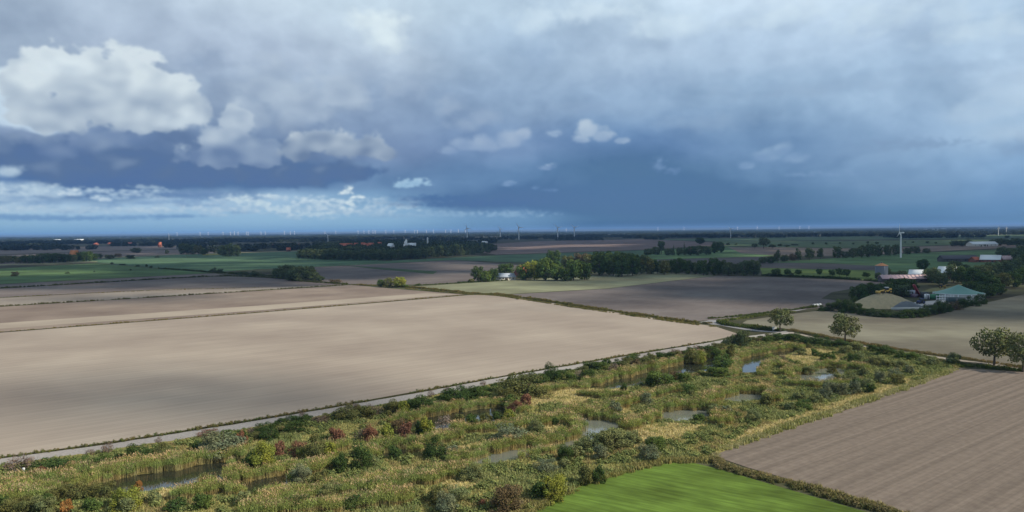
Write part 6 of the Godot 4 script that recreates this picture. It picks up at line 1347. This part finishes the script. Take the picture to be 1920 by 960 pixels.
func turbines():
	rng.seed = 41
	turbine_meshes()
	var p := Vector2(493.8, -1001.8)
	turbine(p, 31.5, PI / 2 - 0.15, 0.05, "white wind turbine seen side-on in the farm pasture", "", 1.05, 0.8)
	for a in [[-201.4, -3562.8, 50.5], [-55, -3756, 45.7], [29.4, -3266.3, 50.7], [193, -3310.2, 48.1], [280.9, -3543.5, 49.1], [-729.4, -3132.1, 26.4], [-1576.6, -3631.3, 33.1], [875.1, -3156.8, 35.2]]:
		turbine(Vector2(a[0], a[1]), a[2], rng.randf_range(-0.5, 0.5), rng.randf() * TAU, "tall white wind turbine standing out before the horizon woods", "nearer wind turbines", 1.35, 1.0)
	for a in [[1873.8, -3039.9, 28.7], [2045.7, -3265.2, 27.6]]:
		turbine(Vector2(a[0], a[1]), a[2], PI / 2 - 0.1, rng.randf() * TAU, "distant wind turbine seen side-on past the white shed", "distant side-on turbines", 1.3, 0.9)
	var far := [[-4872, -11500, 50], [-4538, -11500, 50], [-4421, -11500, 51], [-4204, -11500, 50], [-4095, -11500, 50], [-4041, -11500, 50], [-3986, -11500, 50], [-3862, -11500, 50], [-3839, -11500, 50], [-3652, -11500, 50], [-3590, -11500, 50], [-3310, -11500, 50], [-3225, -11500, 50], [-3163, -11500, 50], [-2720, -11500, 50], [-2564, -11500, 50], [-2238, -11500, 50], [-2152, -11500, 50], [-2082, -11500, 50], [-2020, -11500, 50], [-1989, -11500, 50], [-1834, -11500, 50], [-1717, -11500, 50], [-1554, -11500, 50], [-1375, -11500, 50], [-1414, -11500, 50], [-1243, -11500, 50], [-1142, -11500, 50], [-964, -11500, 50], [-886, -11500, 50], [-676, -11500, 50], [-777, -11500, 50], [793, -11500, 50], [2129, -11500, 50], [2510, -11500, 50], [3287, -11500, 50], [3574, -11500, 50], [3893, -11500, 50], [4196, -11500, 50], [4328, -11500, 50]]
	for a in far:
		turbine(Vector2(a[0], a[1]), a[2], rng.randf_range(-0.9, 0.9), rng.randf() * TAU, "tiny white wind turbine in the long line on the horizon", "horizon wind turbines", 2.3, 1.05)

func tractor(at: Vector2, turn: float, c: Color, label: String):
	var t := thing("tractor", label, "tractor", Vector3(at.x, 0.18, at.y), turn)
	var m := flat_mat("tractor" + str(c), c, 0.45)
	var k := flat_mat("rubber", Color(0.03, 0.03, 0.03), 0.9)
	part("hood", box_mesh(Vector3(-2.3, 0.9, -0.45), Vector3(-0.3, 1.75, 0.45)), m, t)
	part("chassis", box_mesh(Vector3(-2.1, 0.6, -0.35), Vector3(1.2, 0.95, 0.35)), k, t)
	var cab := part("cab", box_mesh(Vector3(-0.3, 0.95, -0.75), Vector3(1.2, 2.6, 0.75)), flat_mat("window_glass", Color(0.03, 0.035, 0.04), 0.1), t)
	part("cab_roof", box_mesh(Vector3(-0.4, 2.6, -0.85), Vector3(1.3, 2.8, 0.85)), m, cab)
	part("exhaust", tube_mesh(0.06, 0.06, 1.0, 8), k, t, Transform3D(Basis.IDENTITY, Vector3(-0.9, 2.2, 0.3)))
	for q in [[-1.7, 0.5, 0.75], [0.8, 0.85, 0.9]]:
		for s in [-1.0, 1.0]:
			var w := part("wheel", tube_mesh(q[1], q[1], 0.5, 18), k, t, Transform3D(Basis(Vector3(1, 0, 0), PI / 2), Vector3(q[0], q[1], s * q[2])))
			part("rim", tube_mesh(q[1] * 0.5, q[1] * 0.5, 0.54, 12), m, w)

func small_things():
	tractor(Vector2(209.3, -403.3), 0.3, Color(0.03, 0.05, 0.16), "dark blue tractor parked beside the silage clamp")
	tractor(Vector2(273.4, -501.4), 2.6, Color(0.35, 0.24, 0.06), "yellowish tractor on the paddock behind the biogas tank")
	var film := flat_mat("bale_film", Color(0.74, 0.76, 0.75), 0.35)
	for q in [[Vector2(152.1, -396.7), "white wrapped bale lying by the lane end"], [Vector2(153.9, -397.9), "white wrapped bale between two others by the lane end"], [Vector2(155.8, -399.1), "white wrapped bale beside the farm hedge"]]:
		var bale := thing("wrapped_bale", q[1], "bale", Vector3(q[0].x, 0.62, q[0].y), 0.4, "wrapped bales by the lane end")
		part("roll", tube_mesh(0.62, 0.62, 1.2, 20), film, bale, Transform3D(Basis(Vector3(0, 0, 1), PI / 2), Vector3.ZERO))
		part("twine_band", tube_mesh(0.635, 0.635, 0.08, 20, false), flat_mat("cabin_trim", Color(0.10, 0.10, 0.11), 0.6), bale, Transform3D(Basis(Vector3(0, 0, 1), PI / 2), Vector3.ZERO))
	# white marker post in the marsh and a white box by the lane tree
	var white := flat_mat("church_white", Color.WHITE)
	var p := Vector2(-81.2, -129.5)
	var s := thing("marker_post", "white marker post standing by the rust-red bush", "post", Vector3(p.x, 0.05, p.y))
	part("post", tube_mesh(0.06, 0.06, 1.3, 8), white, s, up(0.65))
	part("plate", box_mesh(Vector3(-0.22, 1.0, 0.05), Vector3(0.22, 1.5, 0.1)), white, s)
	p = Vector2(101.1, -304)
	var b := thing("utility_box", "small white utility box beside the lane tree", "box", Vector3(p.x, 0.05, p.y))
	part("body", box_mesh(Vector3(-0.7, 0.1, -0.4), Vector3(0.7, 1.3, 0.4)), white, b)
	part("lid", box_mesh(Vector3(-0.78, 1.3, -0.48), Vector3(0.78, 1.42, 0.48)), white, b)
